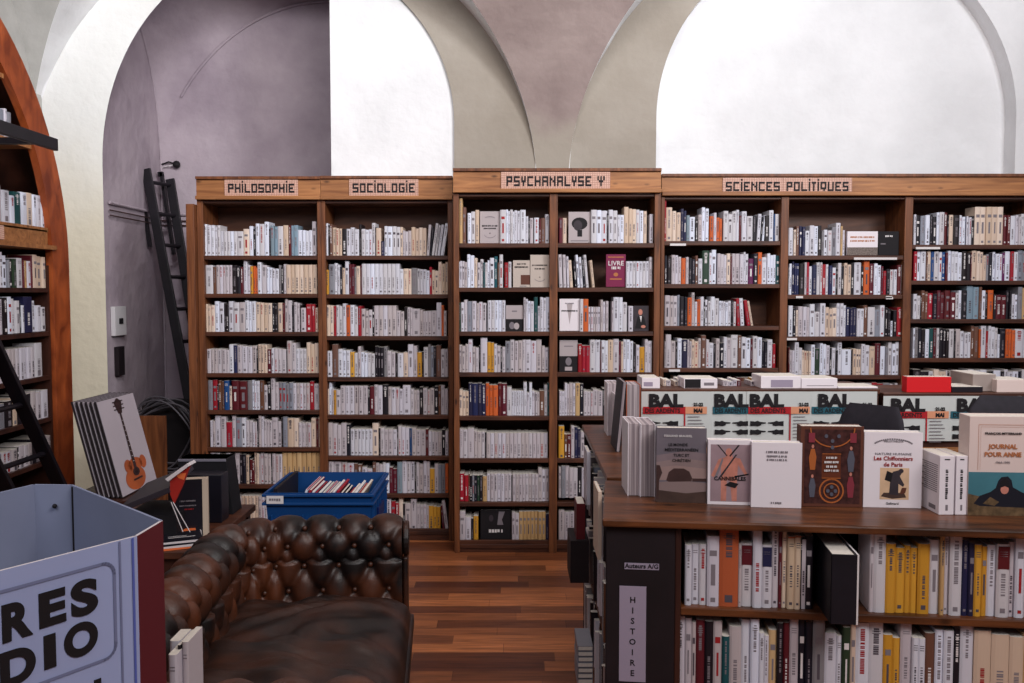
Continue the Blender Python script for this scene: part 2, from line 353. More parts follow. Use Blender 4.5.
def sign(parent, off, Y, txt, ua, ub, va, vb, label):
    A = PY(ua, va, Y); B = PY(ub, vb, Y); mb = MB(); w = B.x-A.x; h = A.z-B.z
    mb.box((-w/2, -.008, -h/2), (w/2, 0, h/2), SIGNM); s = mb.build('sign', parent, loc=Vector(((A.x+B.x)/2, Y-.004, (A.z+B.z)/2))-off)
    s['label'] = label
    cols = sum(len(GL[c].split()[0])+1 for c in txt)-1; cell = min(w*.9/cols, h/9.5); ch = min(cell*1.35, h*.56/5); x = -cols*cell/2; mb = MB()
    for c in txt:
        g = GL[c].split()
        for r, line in enumerate(g):
            for k, q in enumerate(line):
                if q == '1': mb.box((x+k*cell, -.0105, 2.3*ch-(r+1)*ch), (x+(k+1)*cell*1.0, -.008, 2.3*ch-r*ch), INK)
        if c == 'i': mb.box((x, -.0105, 2.9*ch), (x+cell, -.008, 3.9*ch), INK)
        x += (len(g[0])+1)*cell
    mb.build('lettering', s)
sign(c1, o1, YC, 'PHiLOSOPHiE', 225, 298.5, 180, 196, 'pink mosaic sign reading PHILOSOPHIE')
sign(c2, o2, YC, 'SOCiOLOGiE', 349.5, 418.5, 179.5, 196, 'pink mosaic sign reading SOCIOLOGIE')
sign(c3, o3, YP, 'PSYCHANALYSE W', 501, 610, 172, 190, 'pink mosaic sign reading PSYCHANALYSE and a psi')
sign(c4, o4, YS, 'SCiENCES', 722.5, 782, 178, 194.5, 'pink mosaic sign reading SCIENCES')
sign(c4, o4, YS, 'POLiTiQUES', 782.6, 851, 178, 194.5, 'pink mosaic sign reading POLITIQUES')
# little price strips on shelf edges of the politics bookcase
for u0, u1, v in ((670, 686, 243.5), (854, 897, 257.5), (796, 803, 296), (886, 893, 297), (916, 940, 247), (669, 680, 369.5), (787, 797, 338), (886, 892, 296)):
    A = PY(u0, v, YS); B = PY(u1, v+2.2, YS); mb = MB(); mb.box((A.x, YS-.001, B.z), (B.x, YS+.007, A.z), WHINK); o = mb.build('shelf_label', c4, loc=-o4)
    o['label'] = 'white paper strip on shelf edge'
# rows of books
def rows(bay, Y, s, ox, oy, items, k0, k1=None, **k):
    for j, (base, start, tk) in enumerate(items):
        row(None, bay, k0+j, tk, s, ox, oy, base, start, (0, Y, 0), (1, 0, 0), 0, **k)
BAY1 = 'PHILOSOPHIE bookcase'; BAY2 = 'SOCIOLOGIE bookcase'; BAY3 = 'PSYCHANALYSE left bay'; BAY3b = 'PSYCHANALYSE right bay'
BAY4 = 'SCIENCES POLITIQUES left bay'; BAY5 = 'SCIENCES POLITIQUES middle bay'; BAY6 = 'SCIENCES POLITIQUES right bay'
rows(BAY1, YC, 5.254, 196, 210, [
 (240, 35, 'w2 80 75;w3 130 80;w5 215 112;w1 250 112;c1 280 100;w1 300 85;k1 315 100;w2 360 72;w1 383 62;k1 393 100;l2 430 82;w1 458 85;c1 485 80;d1 500 80;l1 512 82;l1 535 80;w4 610 105;v1 632 60'),
 (440, 50, 'w1 90 290;m1 108 300;v5 190 290;k2 235 290;d1 250 300;w1 270 265;v1 286 290;y1 300 295;o2 325 295;w1 345 275;v1 372 290;w4 435 300;g1 447 290;k1 460 300;v1 475 285;c7 635 288'),
 (640, 45, 'c3 100 495;w2 148 480;k2 172 490;w2 228 480;v1 258 485;w3 315 475;c4 400 485;k2 432 490;c1 455 488;d1 468 490;v2 505 468;k1 515 500;v2 545 485;k1 552 500;v1 578 515;r2 628 495;c1 642 515')], 0)
rows(BAY1, YC, 5.254, 196, 335, [
 (200, 58, 'v2 95 75;v4 175 75;w1 197 50;n1 218 55;v4 320 55;k1 327 70;c3 375 50;d1 397 75;w1 410 70;v3 475 72;k1 480 80;v2 525 32;w3 582 72;c3 645 40'),
 (393, 65, 'g1 88 240;r1 113 237;k1 120 260;m2 150 240;b1 176 240;c1 190 270;d2 272 240;g1 295 240;w3 335 238;m1 357 240;v1 375 265;k1 395 250;v1 415 225;v1 435 250;g4 510 250;v5 598 255;r1 620 245;v1 650 258'),
 (588, 75, 'v2 100 450;v2 160 425;r1 190 458;v1 210 425;g1 240 435;w1 262 435;v4 322 450;k1 330 440;v2 357 425;v3 400 445;v1 430 435;v1 450 455;k1 457 435;g1 482 430;c2 540 437;v4 605 460;c1 630 437;d1 645 440;c1 657 430')], 3)
rows(BAY1, YC, 7.59, 196, 440, [
 (333, 110, 'v3 230 95;v3 335 100;k2 380 110;c1 403 115;k1 408 130;d2 443 150;c2 480 95;v1 490 110;v3 570 100;k1 580 110;v3 655 105;s8 950 98'),
 (638, 110, 'v3 300 430;v2 345 430;c5 475 425;v3 540 430')], 6)
rows(BAY2, YC, 5.254, 322, 210, [
 (240, 22, 'w1 32 70;k1 42 80;m1 55 75;c3 105 92;k1 130 100;w1 150 100;w2 195 92;k1 208 75;w3 262 100;w1 280 68;k1 284 90;c1 310 95;n1 328 165;w4 412 85;c1 425 90;v3 470 108;c4 548 90;v1 565 78 4;k1 574 90 6;w3 620 70 8;w1 642 70 9'),
 (443, 22, 'y1 36 315;g1 65 285;w2 95 280;k1 108 300;c1 122 305;w1 142 270;d2 170 285;g1 180 300;c1 200 295;d1 210 290;w9 408 283;w1 428 310;c2 470 308;g1 500 305;w4 565 310;r1 578 300;c2 612 315;c3 662 272'),
 (662, 22, 'c2 62 500;r1 75 505;w2 110 500;w1 128 492;o1 148 500;w2 190 500;r1 207 505;v3 265 520;k1 275 505;v5 390 503;v2 432 530;k1 448 510;v2 475 512;v1 515 520;v4 575 525;v1 602 530;v1 628 487;o1 640 500;v1 655 530')], 0)
rows(BAY2, YC, 5.254, 322, 335, [
 (220, 26, 'w1 55 85;m1 85 50;w3 148 75;y1 170 90;w1 190 95;v1 205 62;w4 278 90;k3 325 60;g1 342 62;v2 385 85;k1 398 95;w1 428 97;c1 452 92;v2 500 50;y1 525 92;k1 535 90;w1 558 65;g2 587 50;k1 600 60;m1 625 55;v2 662 75'),
 (418, 27, 'c1 37 285;w1 52 250;v1 62 285;y1 75 290;v1 98 290;v6 240 268;k1 252 275;d1 275 270;v2 318 262;k1 348 262;v4 425 275;v1 465 265;v3 512 285;k1 532 275;v3 590 280;k1 612 270;m1 625 265;v1 645 265;v1 662 285'),
 (633, 30, 'v4 130 462;k1 150 470;w6 265 495;c1 297 465;k1 307 490;v4 395 490;k1 400 480;v3 460 480;b1 473 490;v3 545 490;d1 560 495;v4 630 505;k1 648 500;v1 664 505')], 3)
rows(BAY2, YC, 6.507, 322, 450, [
 (280, 42, 'v4 210 75;m2 260 90;v2 330 115;m1 350 80;v2 395 85;w2 438 82;d2 490 115;l1 522 78;v3 605 70;k1 612 80;v2 660 82;v2 702 68;y1 733 122;v1 758 90;g2 802 95;o1 822 88'),
 (520, 42, 'v10 420 320;v1 450 320;r2 500 335;c1 527 310;k1 540 350;v1 578 350;v1 615 320;v4 695 355;y3 770 365;_ 785;d1 800 360 -5;v1 826 330 -7')], 6)
rows(BAY3, YP, 6.51, 453, 195, [
 (315, 40, 's1 62 20;m1 85 80;_ 95;w1 118 118;w1 145 108;c1 170 98;_ 307;w1 345 97;w4 400 95;w2 437 100;w1 473 98;w1 490 140;k1 500 155;v1 522 150;_ 528;w1 560 148;d1 572 155;m1 600 150;w1 626 125'),
 (603, 40, 'w1 45 435;v3 92 430;w2 138 387;c1 158 410;v1 178 440;w1 197 418;t1 207 440;w1 225 440;w1 240 425;w1 268 410;t1 290 400;m1 302 440;w1 325 388;_ 335;r1 360 440;w1 380 435')], 0)
rows(BAY3, YP, 5.254, 453, 290, [
 (218, 32, 'e1 42 68;w1 58 65;v1 75 52;g1 100 60;v4 175 60;k1 182 80;w5 275 55;_ 371;v1 381 40;w3 425 48;t1 445 38;v1 457 85;w2 490 38;w1 513 38'),
 (432, 32, 'v2 65 290;v1 80 285;v1 102 260;v2 135 300;k1 145 295;v1 180 252;y2 215 275;v2 250 285;k1 258 300;v1 275 300;g1 300 270;v4 380 262;v2 437 262;v1 465 262;v2 502 295'),
 (660, 32, 'c3 82 525;n4 172 490;o3 237 490;d2 283 490;w1 308 512;w5 370 530;w1 388 485;v1 400 540;w1 415 487;v4 455 530;m1 480 530;w1 496 500;t1 512 490')], 2)
rows(BAY3, YP, 4.877, 453, 420, [
 (185, 31, 'v2 70 45;v1 103 42;v3 155 52;k1 163 60;v16 462 65'),
 (397, 31, 'r2 75 262;m1 82 265;k1 94 272;g1 104 268;k1 117 270;e1 130 272;k1 145 270;s1 165 275;v7 285 262;k1 290 270;v8 415 265;v3 468 235'),
 (603, 31, 'v1 60 445;v1 88 475;k1 100 480;y1 123 470;_ 287;v2 322 450;s7 452 447;n1 467 460')], 5)
rows(BAY3b, YP, 6.51, 555, 195, [
 (313, 25, 'd1 50 150;c1 75 150;_ 234;w3 340 97;k1 348 120;w2 405 97;w2 448 130;c3 527 78;w2 575 95;c1 597 105;_ 615;v1 638 125'),
 (603, 25, 'v3 95 388 -2;c1 120 425 -4;_ 128;k1 145 430 -4;w2 185 390 -4;k1 200 410 -4;w1 222 390 -5;_ 240;c1 262 425 -6;_ 462;w7 612 432;v1 632 405')], 0)
rows(BAY3b, YP, 5.254, 555, 290, [
 (218, 25, '_ 130;w1 148 48;o1 175 48;v5 238 90;v3 280 52;_ 298;v1 307 60;w2 355 38;w1 378 65;_ 386;v1 411 85'),
 (432, 25, '_ 121;r3 183 285;w2 238 262;d1 243 270;w2 278 265;c1 305 262;v1 335 258;d1 347 270;c1 358 272;w3 410 260;k1 425 280;v1 443 290;y1 470 300;v2 508 260'),
 (660, 22, 'v2 50 530;v2 75 490;v2 107 490;s1 130 490;k1 150 495;v3 200 530;v2 250 525;k1 265 520;y1 280 525;v8 500 520')], 2)
rows(BAY3b, YP, 4.88, 555, 420, [
 (190, 18, 'y1 45 30;m1 60 70;d1 78 70;v1 95 30;n2 125 35;v3 200 60'),
 (380, 18, 'v1 30 230;g1 50 225;v3 110 225;k1 130 230;v4 200 235'),
 (603, 18, 'v3 95 440;k1 105 470;r1 145 405;v4 220 440')], 5)
rows(BAY4, YS, 6.83, 657, 195, [
 (315, 50, 'r1 62 35;c1 103 85;c2 160 110;n2 200 95;l1 222 140;w1 260 150;k1 280 165;v1 305 135;w2 352 85;_ 358;o1 385 145;v1 405 122;o2 445 155;_ 452;w1 485 110;w1 513 130;w1 540 112;w1 560 102;d1 578 140;w1 612 112;w1 652 145;k1 680 140;w1 708 130 3;k1 715 150 4;w1 733 138 5;k1 765 140;w1 795 105;b1 805 130;w1 834 130'),
 (608, 50, 'k2 98 415;v3 165 410;o1 195 432;v1 215 425;k2 262 430;m1 280 415;w1 308 435;e1 355 380;w1 372 395;w1 402 375;_ 410;v3 475 400;c1 500 400;d1 512 420;v3 590 400;w2 622 390;p1 657 435;k1 688 400;o1 717 392;w1 750 425;w3 810 400;t1 836 415')], 0)
rows(BAY4, YS, 5.94, 657, 285, [
 (243, 45, 'v3 120 62;g1 135 60;k2 180 70;o1 205 75;v1 222 45;w1 238 100;o1 258 85;w1 278 70;k1 285 100;w2 318 88;w2 368 70;w4 420 95;w1 438 95;k1 453 90;w1 468 100;_ 474;r1 496 80 -3;w1 522 80 -4;_ 534;r1 558 90 -9;c1 575 95 -10'),
 (492, 45, 'v1 50 335;v1 82 295;v1 110 335;k1 122 335;w1 148 318;n1 180 325;v2 205 325;c2 245 325;v1 262 318;m1 290 300;v1 308 325;w1 335 345;k1 350 350;v1 373 320;k1 395 345;w1 415 310;v1 440 315;w1 480 298;m1 500 300;w2 555 310;d1 568 320;w1 595 305;w1 622 312;k2 655 330;w1 685 325;r1 703 350'),
 (737, 45, 'c3 85 565;k1 100 570;c2 155 545;v6 360 560;m1 390 560;v3 400 560;v4 475 565;d2 500 550;m1 550 550;v2 610 560;v5 700 565')], 2)
rows(BAY5, YS, 7.59, 782, 215, [
 (308, 48, 'w1 82 98;k1 88 120;c1 108 112;m1 130 85;n2 175 85;w1 208 120;w2 272 80;k1 300 80;g1 318 120;w2 378 112;g1 410 90;w1 445 60;s1 460 85;v1 478 115'),
 (605, 48, 'w1 56 400;w1 75 370;n3 130 355;k1 168 370;v1 185 360;r1 205 360;w1 228 390;n1 262 380;w2 305 360;r1 332 375;w1 352 375;n1 380 385;w1 410 400;k1 422 410;w1 448 365;k1 470 390;c2 522 365;k1 548 370;w1 600 360;k1 618 390;o1 662 345;d1 695 370;w2 750 368;d1 768 390;r1 790 425;k1 818 410;w2 870 415;d1 900 380;w1 918 380')], 0)
rows(BAY5, YS, 6.51, 782, 295, [
 (270, 42, 'w1 70 70;k1 90 90;c1 105 100;v3 180 75;w1 212 60;w1 245 110;w1 280 55;c3 355 80;w3 415 55;n3 485 80;w2 530 90;m1 556 68;w1 602 80;g1 638 95;w1 668 68;k2 705 80;w1 722 170;k1 745 100;r1 780 80'),
 (520, 42, 'd1 50 340;v2 80 360;w1 107 308;w1 130 345;c4 187 360;w1 212 325;e1 245 350;w2 285 315;v1 310 330;k1 325 345;w1 350 345;k1 362 360;w1 390 303;w1 450 355;k1 460 360;c3 515 350;w2 567 320;c1 602 335;d1 637 315;w1 672 335;g1 690 340;w3 760 305'),
 (745, 42, 'k4 440 590;v1 470 590;k2 540 610;v1 580 575;r2 655 570;g1 700 575;v1 720 580;k1 735 590;v1 755 575')], 2)
rows(BAY6, YS, 7.193, 905, 200, [
 (323, 60, 'w1 78 105;k1 108 110;g1 143 115;w1 175 110;k2 225 105;w1 245 90;w1 280 88;d1 303 90;k1 315 110;c1 345 108;k1 388 110;w2 430 110;n1 440 120;w2 475 118;k1 497 115;c5 705 50;d2 755 110;w1 795 115;v2 835 110;w3 910 100'),
 (580, 60, 'r1 85 370;w2 150 365;m1 160 380;c1 187 365;b1 210 370;w2 265 370;b1 290 375;d1 308 380;w4 405 365;k2 470 370;d1 478 380;c3 562 365;c1 585 400;g1 603 390;k1 630 380;w3 700 375;p1 720 380;w1 755 370;r1 780 370;w1 808 375;g3 910 360')], 0)
rows(BAY6, YS, 5.69, 905, 280, [
 (222, 45, 'w2 85 80;k1 92 90;m2 130 60;r1 158 75;k1 180 80;d2 225 60;d2 285 60;w1 305 75;w1 322 60;k1 350 60;l2 418 35;m1 435 40;w1 455 60;k1 470 70;o1 500 58;k1 515 80;d2 575 85;k2 605 60;w2 640 80;g1 665 40;s2 720 45'),
 (443, 45, 'w1 55 275;g1 75 270;k2 115 275;w1 137 280;t1 160 275;d1 178 275;w1 193 275;k3 250 275;w1 278 280;k1 288 290;v1 315 280;w3 375 292;m2 418 262;o1 430 280;w1 460 262;r1 472 290;w3 528 262;w1 540 310;k1 570 278;o3 625 280;w2 720 280'),
 (700, 45, 'k2 135 510;w1 160 520;c2 230 510;v1 240 515;k1 250 530;v1 265 520;k1 300 520;v1 320 515;k2 360 520;w3 460 510;k1 500 520;w1 540 515;k1 560 520;w3 640 510;k1 660 520;w2 710 510')], 2)
# ---------------------------------------------------------------- room shell
XL, XR = -3.12, 5.4
KR = 1.5   # the right hand vault opens wider on its right side
Z0 = 2.3; VA, VB = 2.4, 2.2
BAR = [(-1.557, 1.72, 1.172, 2.73), (2.155, 1.78, 1.196, 2.75)]
mfun = lambda dz: VA*(1-math.sqrt(max(0, 1-(dz/VB)**2)))
def wob(x, z): return .006*math.sin(x*7.1+z*3.3)+.004*math.sin(x*17+z*11)
# wall face with two arched openings
xs = set([XL, XR]); N = 64
for cx, R, r, zc in BAR:
    for i in range(N+1):
        t = math.pi*i/N; xs.add(round(min(XR, max(XL, cx+R*math.cos(t)*(KR if cx > 0 and t < math.pi/2 else .965 if cx < 0 and t > math.pi/2 else 1))), 5)); xs.add(round(cx+r*math.cos(t), 5))
xs = sorted(xs); w = MB()
kk = lambda cx, s: KR if cx > 0 and s > 0 else .965 if cx < 0 and s < 0 else 1
def zhi(x):
    z = Z0
    for cx, R, r, zc in BAR:
        q = (x-cx)/kk(cx, x-cx)
        if abs(q) < R: z = max(z, Z0+math.sqrt(R*R-q*q))
    return z
def arcz(cx, zc, r, q, s):
    return zc+r*q if cx > 0 else (2.45+1.4*q if s < 0 else 2.73+1.12*q)
def zlo(x, mid):
    for cx, R, r, zc in BAR:
        if abs(mid-cx) < r: return arcz(cx, zc, r, math.sqrt(max(0, 1-((x-cx)/r)**2)), x-cx)
    return 0
for a, b in zip(xs, xs[1:]):
    if b-a < 1e-4: continue
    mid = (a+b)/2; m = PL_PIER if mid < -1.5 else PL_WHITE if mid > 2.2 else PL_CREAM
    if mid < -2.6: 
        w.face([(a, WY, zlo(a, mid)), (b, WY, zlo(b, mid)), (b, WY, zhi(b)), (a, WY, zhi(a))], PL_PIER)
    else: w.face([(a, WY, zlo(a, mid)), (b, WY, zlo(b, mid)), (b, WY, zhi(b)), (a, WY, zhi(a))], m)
# reveals
def arch_pts(cx, r, zc, n=48, zb=0): return [(cx-r, zb)]+[(cx-r*math.cos(math.pi*i/n), arcz(cx, zc, r, math.sin(math.pi*i/n), -math.cos(math.pi*i/n))) for i in range(n+1)]+[(cx+r, zb)]
(cx, R, r, zc) = BAR[1]; ap = arch_pts(cx, r, zc)
for p, q in zip(ap, ap[1:]): w.face([(p[0], WY, p[1]), (q[0], WY, q[1]), (q[0], WY+.14, q[1]), (p[0], WY+.14, p[1])], PL_WHITE)
w.face([(x, WY+.14, z) for x, z in ap], PL_WHITE)
struct('wall_back', w)
# alcove inside the left arch
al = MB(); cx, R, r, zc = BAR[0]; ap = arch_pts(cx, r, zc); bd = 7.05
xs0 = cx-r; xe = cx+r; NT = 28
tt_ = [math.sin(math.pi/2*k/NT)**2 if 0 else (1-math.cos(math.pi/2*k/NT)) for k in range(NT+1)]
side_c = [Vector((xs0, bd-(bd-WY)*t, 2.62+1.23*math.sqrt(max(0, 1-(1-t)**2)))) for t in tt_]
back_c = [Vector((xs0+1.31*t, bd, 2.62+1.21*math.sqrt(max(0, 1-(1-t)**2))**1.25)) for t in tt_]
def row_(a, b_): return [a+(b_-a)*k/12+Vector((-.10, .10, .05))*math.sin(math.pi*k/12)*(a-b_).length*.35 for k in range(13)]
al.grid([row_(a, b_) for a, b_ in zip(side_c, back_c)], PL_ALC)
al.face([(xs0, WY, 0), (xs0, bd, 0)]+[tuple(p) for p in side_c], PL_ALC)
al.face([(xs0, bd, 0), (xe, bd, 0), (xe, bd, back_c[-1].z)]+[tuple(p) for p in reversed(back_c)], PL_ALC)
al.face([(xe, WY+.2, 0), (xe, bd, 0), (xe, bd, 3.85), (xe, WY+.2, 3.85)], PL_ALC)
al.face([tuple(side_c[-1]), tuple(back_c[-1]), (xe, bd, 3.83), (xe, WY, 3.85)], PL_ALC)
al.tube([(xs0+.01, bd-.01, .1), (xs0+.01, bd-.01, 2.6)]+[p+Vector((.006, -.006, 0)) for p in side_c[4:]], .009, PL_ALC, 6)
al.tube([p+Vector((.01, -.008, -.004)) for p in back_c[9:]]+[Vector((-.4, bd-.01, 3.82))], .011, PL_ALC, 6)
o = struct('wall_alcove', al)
# white partition closing the right part of the left arch
pn = MB(); xa = PY(330, 100, WY).x; pts = [(x, z) for x, z in ap if x > xa]; ztop = zlo(xa, xa)
poly = [(xa, 0), (xa, ztop)]+pts
pn.prism([(x, WY+.02, z) for x, z in poly], (0, .16, 0), PL_WHITE); struct('wall_partition', pn)
# vaults
va = MB()
for cx, R, r, zc in BAR:
    g = []
    for i in range(N+1):
        t = math.pi*i/N; x = cx+R*math.cos(t)*kk(cx, math.cos(t)); dz = R*math.sin(t); g.append([(x+(wob(x, dz) if 0 < k < 8 else 0), WY-mfun(dz)*k/8, Z0+dz) for k in range(9)])
    va.grid(g, PL_WHITE)
half = lambda R, dz: math.sqrt(max(0, R*R-dz*dz))
lev = sorted(set([round(1.72*i/26, 4) for i in range(27)]+[.37, 1.78]+[1.78+.42*i/14 for i in range(1, 15)]))
L, Rb = BAR
def sp(dz): 
    s = [(XL, max(XL, L[0]-.965*half(L[1], dz))), (L[0]+half(L[1], dz), Rb[0]-half(Rb[1], dz)), (Rb[0]+KR*half(Rb[1], dz), XR)]
    return s
for a, b in zip(lev, lev[1:]):
    for (p, q), (p2, q2) in zip(sp(a), sp(b)):
        n = 10
        for k in range(n):
            f, g_ = k/n, (k+1)/n
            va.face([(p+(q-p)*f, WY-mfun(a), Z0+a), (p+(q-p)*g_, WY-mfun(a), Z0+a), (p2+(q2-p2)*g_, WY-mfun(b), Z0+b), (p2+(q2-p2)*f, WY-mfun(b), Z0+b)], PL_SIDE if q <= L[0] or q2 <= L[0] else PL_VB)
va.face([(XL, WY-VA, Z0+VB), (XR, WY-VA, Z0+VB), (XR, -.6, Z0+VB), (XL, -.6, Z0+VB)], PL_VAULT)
struct('ceiling', va, smooth=False)
fl = MB(); fl.face([(XL, -2.5, 0), (XR, -2.5, 0), (XR, 7.2, 0), (XL, 7.2, 0)], None)
FM = bpy.data.materials.new('laminate_floor'); FM.use_nodes = True; nt = FM.node_tree; b = nt.nodes['Principled BSDF']
tc = nt.nodes.new('ShaderNodeTexCoord'); sx = nt.nodes.new('ShaderNodeSeparateXYZ'); nt.links.new(tc.outputs['Object'], sx.inputs[0])
def mth(op, a, b_=None, c=None):
    n_ = nt.nodes.new('ShaderNodeMath'); n_.operation = op
    for k, v in enumerate((a, b_, c)):
        if v is None: continue
        if isinstance(v, (int, float)): n_.inputs[k].default_value = v
        else: nt.links.new(v, n_.inputs[k])
    return n_.outputs[0]
rowi = mth('FLOOR', mth('DIVIDE', sx.outputs['Y'], .098)); wn = nt.nodes.new('ShaderNodeTexWhiteNoise'); wn.noise_dimensions = '1D'; nt.links.new(rowi, wn.inputs['W'])
uu = mth('ADD', mth('DIVIDE', sx.outputs['X'], .62), mth('MULTIPLY', wn.outputs['Value'], 7.3)); pid = mth('FLOOR', uu)
cv = nt.nodes.new('ShaderNodeCombineXYZ'); nt.links.new(pid, cv.inputs[0]); nt.links.new(rowi, cv.inputs[1]); w2n = nt.nodes.new('ShaderNodeTexWhiteNoise'); w2n.noise_dimensions = '2D'; nt.links.new(cv.outputs[0], w2n.inputs['Vector'])
fr_ = mth('FRACT', mth('DIVIDE', sx.outputs['Y'], .098)); seam = mth('MINIMUM', mth('GREATER_THAN', fr_, .012), mth('GREATER_THAN', mth('FRACT', uu), .004))
br = nt.nodes.new('ShaderNodeValToRGB'); br.color_ramp.elements[0].color = (*lin((92, 46, 28)), 1); br.color_ramp.elements[1].color = (*lin((206, 126, 76)), 1); nt.links.new(w2n.outputs['Value'], br.inputs['Fac'])
mp = nt.nodes.new('ShaderNodeMapping'); mp.inputs['Scale'].default_value = (1.6, 22, 1); n = nt.nodes.new('ShaderNodeTexNoise'); n.inputs['Scale'].default_value = 2.5; n.inputs['Detail'].default_value = 8; n.inputs['Distortion'].default_value = .8
mr = nt.nodes.new('ShaderNodeMapRange'); mr.inputs['From Min'].default_value = .3; mr.inputs['From Max'].default_value = .7; mr.inputs['To Min'].default_value = .62; mr.inputs['To Max'].default_value = 1.25
vm = nt.nodes.new('ShaderNodeVectorMath'); vm.operation = 'SCALE'
nt.links.new(tc.outputs['Object'], mp.inputs['Vector']); nt.links.new(mp.outputs['Vector'], n.inputs['Vector'])
nt.links.new(n.outputs['Fac'], mr.inputs['Value']); nt.links.new(br.outputs['Color'], vm.inputs[0]); nt.links.new(mth('MULTIPLY', mr.outputs['Result'], mth('MULTIPLY_ADD', seam, .5, .5)), vm.inputs['Scale'])
nt.links.new(vm.outputs['Vector'], b.inputs['Base Color']); b.inputs['Roughness'].default_value = .42; b.inputs['Specular IOR Level'].default_value = .35
fl.mats = [FM]; struct('floor', fl)
wl = MB(); wl.face([(XL, -.6, 0), (XL, WY, 0), (XL, WY, Z0+VB), (XL, -.6, Z0+VB)], PL_SIDE); struct('wall_left', wl)
# ---------------------------------------------------------------- arched bookcase on the left wall
AX = -2.6; AC = 3.78; AO = 1.52; AI = 1.335; AZ = 1.75
root = thing('arched_bookcase', 'tall varnished wooden bookcase with an arched frame on the left wall', 'bookcase', (AX, AC, 0)); off = Vector((AX, AC, 0))
mb = MB(); out = [(AC+AO, 0)]+[(AC+AO*math.cos(math.pi*i/48), AZ+AO*math.sin(math.pi*i/48)) for i in range(49)]+[(AC-AO, 0)]
inn = [(AC+AI, 0)]+[(AC+AI*math.cos(math.pi*i/48), AZ+AI*math.sin(math.pi*i/48)) for i in range(49)]+[(AC-AI, 0)]
P = lambda x, p: Vector((x, p[0], p[1]))-off
for i in range(len(out)-1):
    a, b_, c, d = out[i], out[i+1], inn[i+1], inn[i]
    mb.face([P(AX, a), P(AX, b_), P(AX, c), P(AX, d)], W_ARCH); mb.face([P(AX-.04, a), P(AX-.04, b_), P(AX-.04, c), P(AX-.04, d)], W_ARCH)
    mb.face([P(AX, d), P(AX, c), P(AX-.04, c), P(AX-.04, d)], W_ARCH); mb.face([P(AX, a), P(AX, b_), P(AX-.04, b_), P(AX-.04, a)], W_ARCH)
mb.build('arch_frame', root)
mb = MB()
for i in range(len(out)-1):
    a, b_ = out[i], out[i+1]; mb.face([P(AX-.04, a), P(AX-.04, b_), P(XL+.005, b_), P(XL+.005, a)], W_DARK)
mb.build('casing', root)
mb = MB(); mb.face([P(XL+.02, p) for p in inn], W_BACK); mb.face([P(XL+.012, p) for p in inn], W_BACK); mb.build('back_panel', root)
mb = MB(); mb.box((-.3, AI-.03, 0), (-.02, AI-.01, AZ), W_DARK); mb.build('side_panel', root)
def yin(z): return math.sqrt(AI**2-max(0, z-AZ)**2)-.004 if z > AZ else AI-.03
for i, z in enumerate((2.72, 2.40, 2.18, 1.96, 1.862, 1.622, 1.378, 1.13, .894, .656, .41, .12)):
    if z == 2.18: continue
    y = yin(z); mb = MB(); led = z == 1.862
    mb.box((-.32, -y, z-.024), (.015 if led else -.012, y+(.03 if led else 0), z), W_HEAD if led or z > 1.9 else W_DARK); o = mb.build('shelf', root)
mb = MB(); mb.box((-.03, -1.3, 1.862), (-.012, yin(1.95)-.01, 1.945), W_HEAD); o = mb.build('header_board', root)
mb = MB(); ys = PX(5, 235, AX).y-AC; mb.box((-.012, ys-.42, 1.868), (-.004, ys, 1.94), SIGNM); o = mb.build('sign', root); o['label'] = 'edge of a pink mosaic sign'
for yy in (-.35, .78): mb = MB(); mb.box((-.32, yy, 1.98), (-.02, yy+.02, 2.376), W_HEAD); mb.build('divider', root)
ZL = lambda v: None
LB = 'arched left bookcase'
def lrow(k, s, ox, oy, base, start, tk): row(None, LB, k, tk, s, ox, oy, base, start, (AX, 0, 0), (0, 1, 0), math.pi/2, tail='shelf down')
lrow(0, 2.85, 0, 60, 212, 0, 'g1 18 140;v1 25 140;g1 36 150')
lrow(1, 5.69, 0, 180, 235, -60, 'w2 -25 30;v1 18 30;w1 60 60;w1 88 90;t1 128 70;w1 160 72;c1 195 75;w1 215 85;w1 240 90;w1 258 100')
lrow(2, 5.69, 0, 180, 612, -60, 'w2 0 410;w1 20 410;w1 48 430;g1 60 455;k1 80 455;e1 105 450;w1 138 445;d1 145 460;s1 160 460;v1 180 462;d1 188 430;c3 262 428')
lrow(3, 3.25, 0, 290, 148, -30, 'w2 0 30;v1 12 30;k1 28 25;w2 52 22;w1 66 35;k1 72 45;w1 80 50;n1 108 22;w1 120 35;w2 150 50')
lrow(4, 3.25, 0, 290, 309, 0, 'v9 118 190;w1 142 172')
lrow(5, 3.25, 0, 290, 458, 0, 'g1 20 370;k1 45 360;c1 62 350;k1 105 340;v3 158 325')
lrow(6, 3.25, 0, 290, 611, 0, 'v4 60 520;k1 66 510;v3 112 500;k1 145 480;v2 172 470')
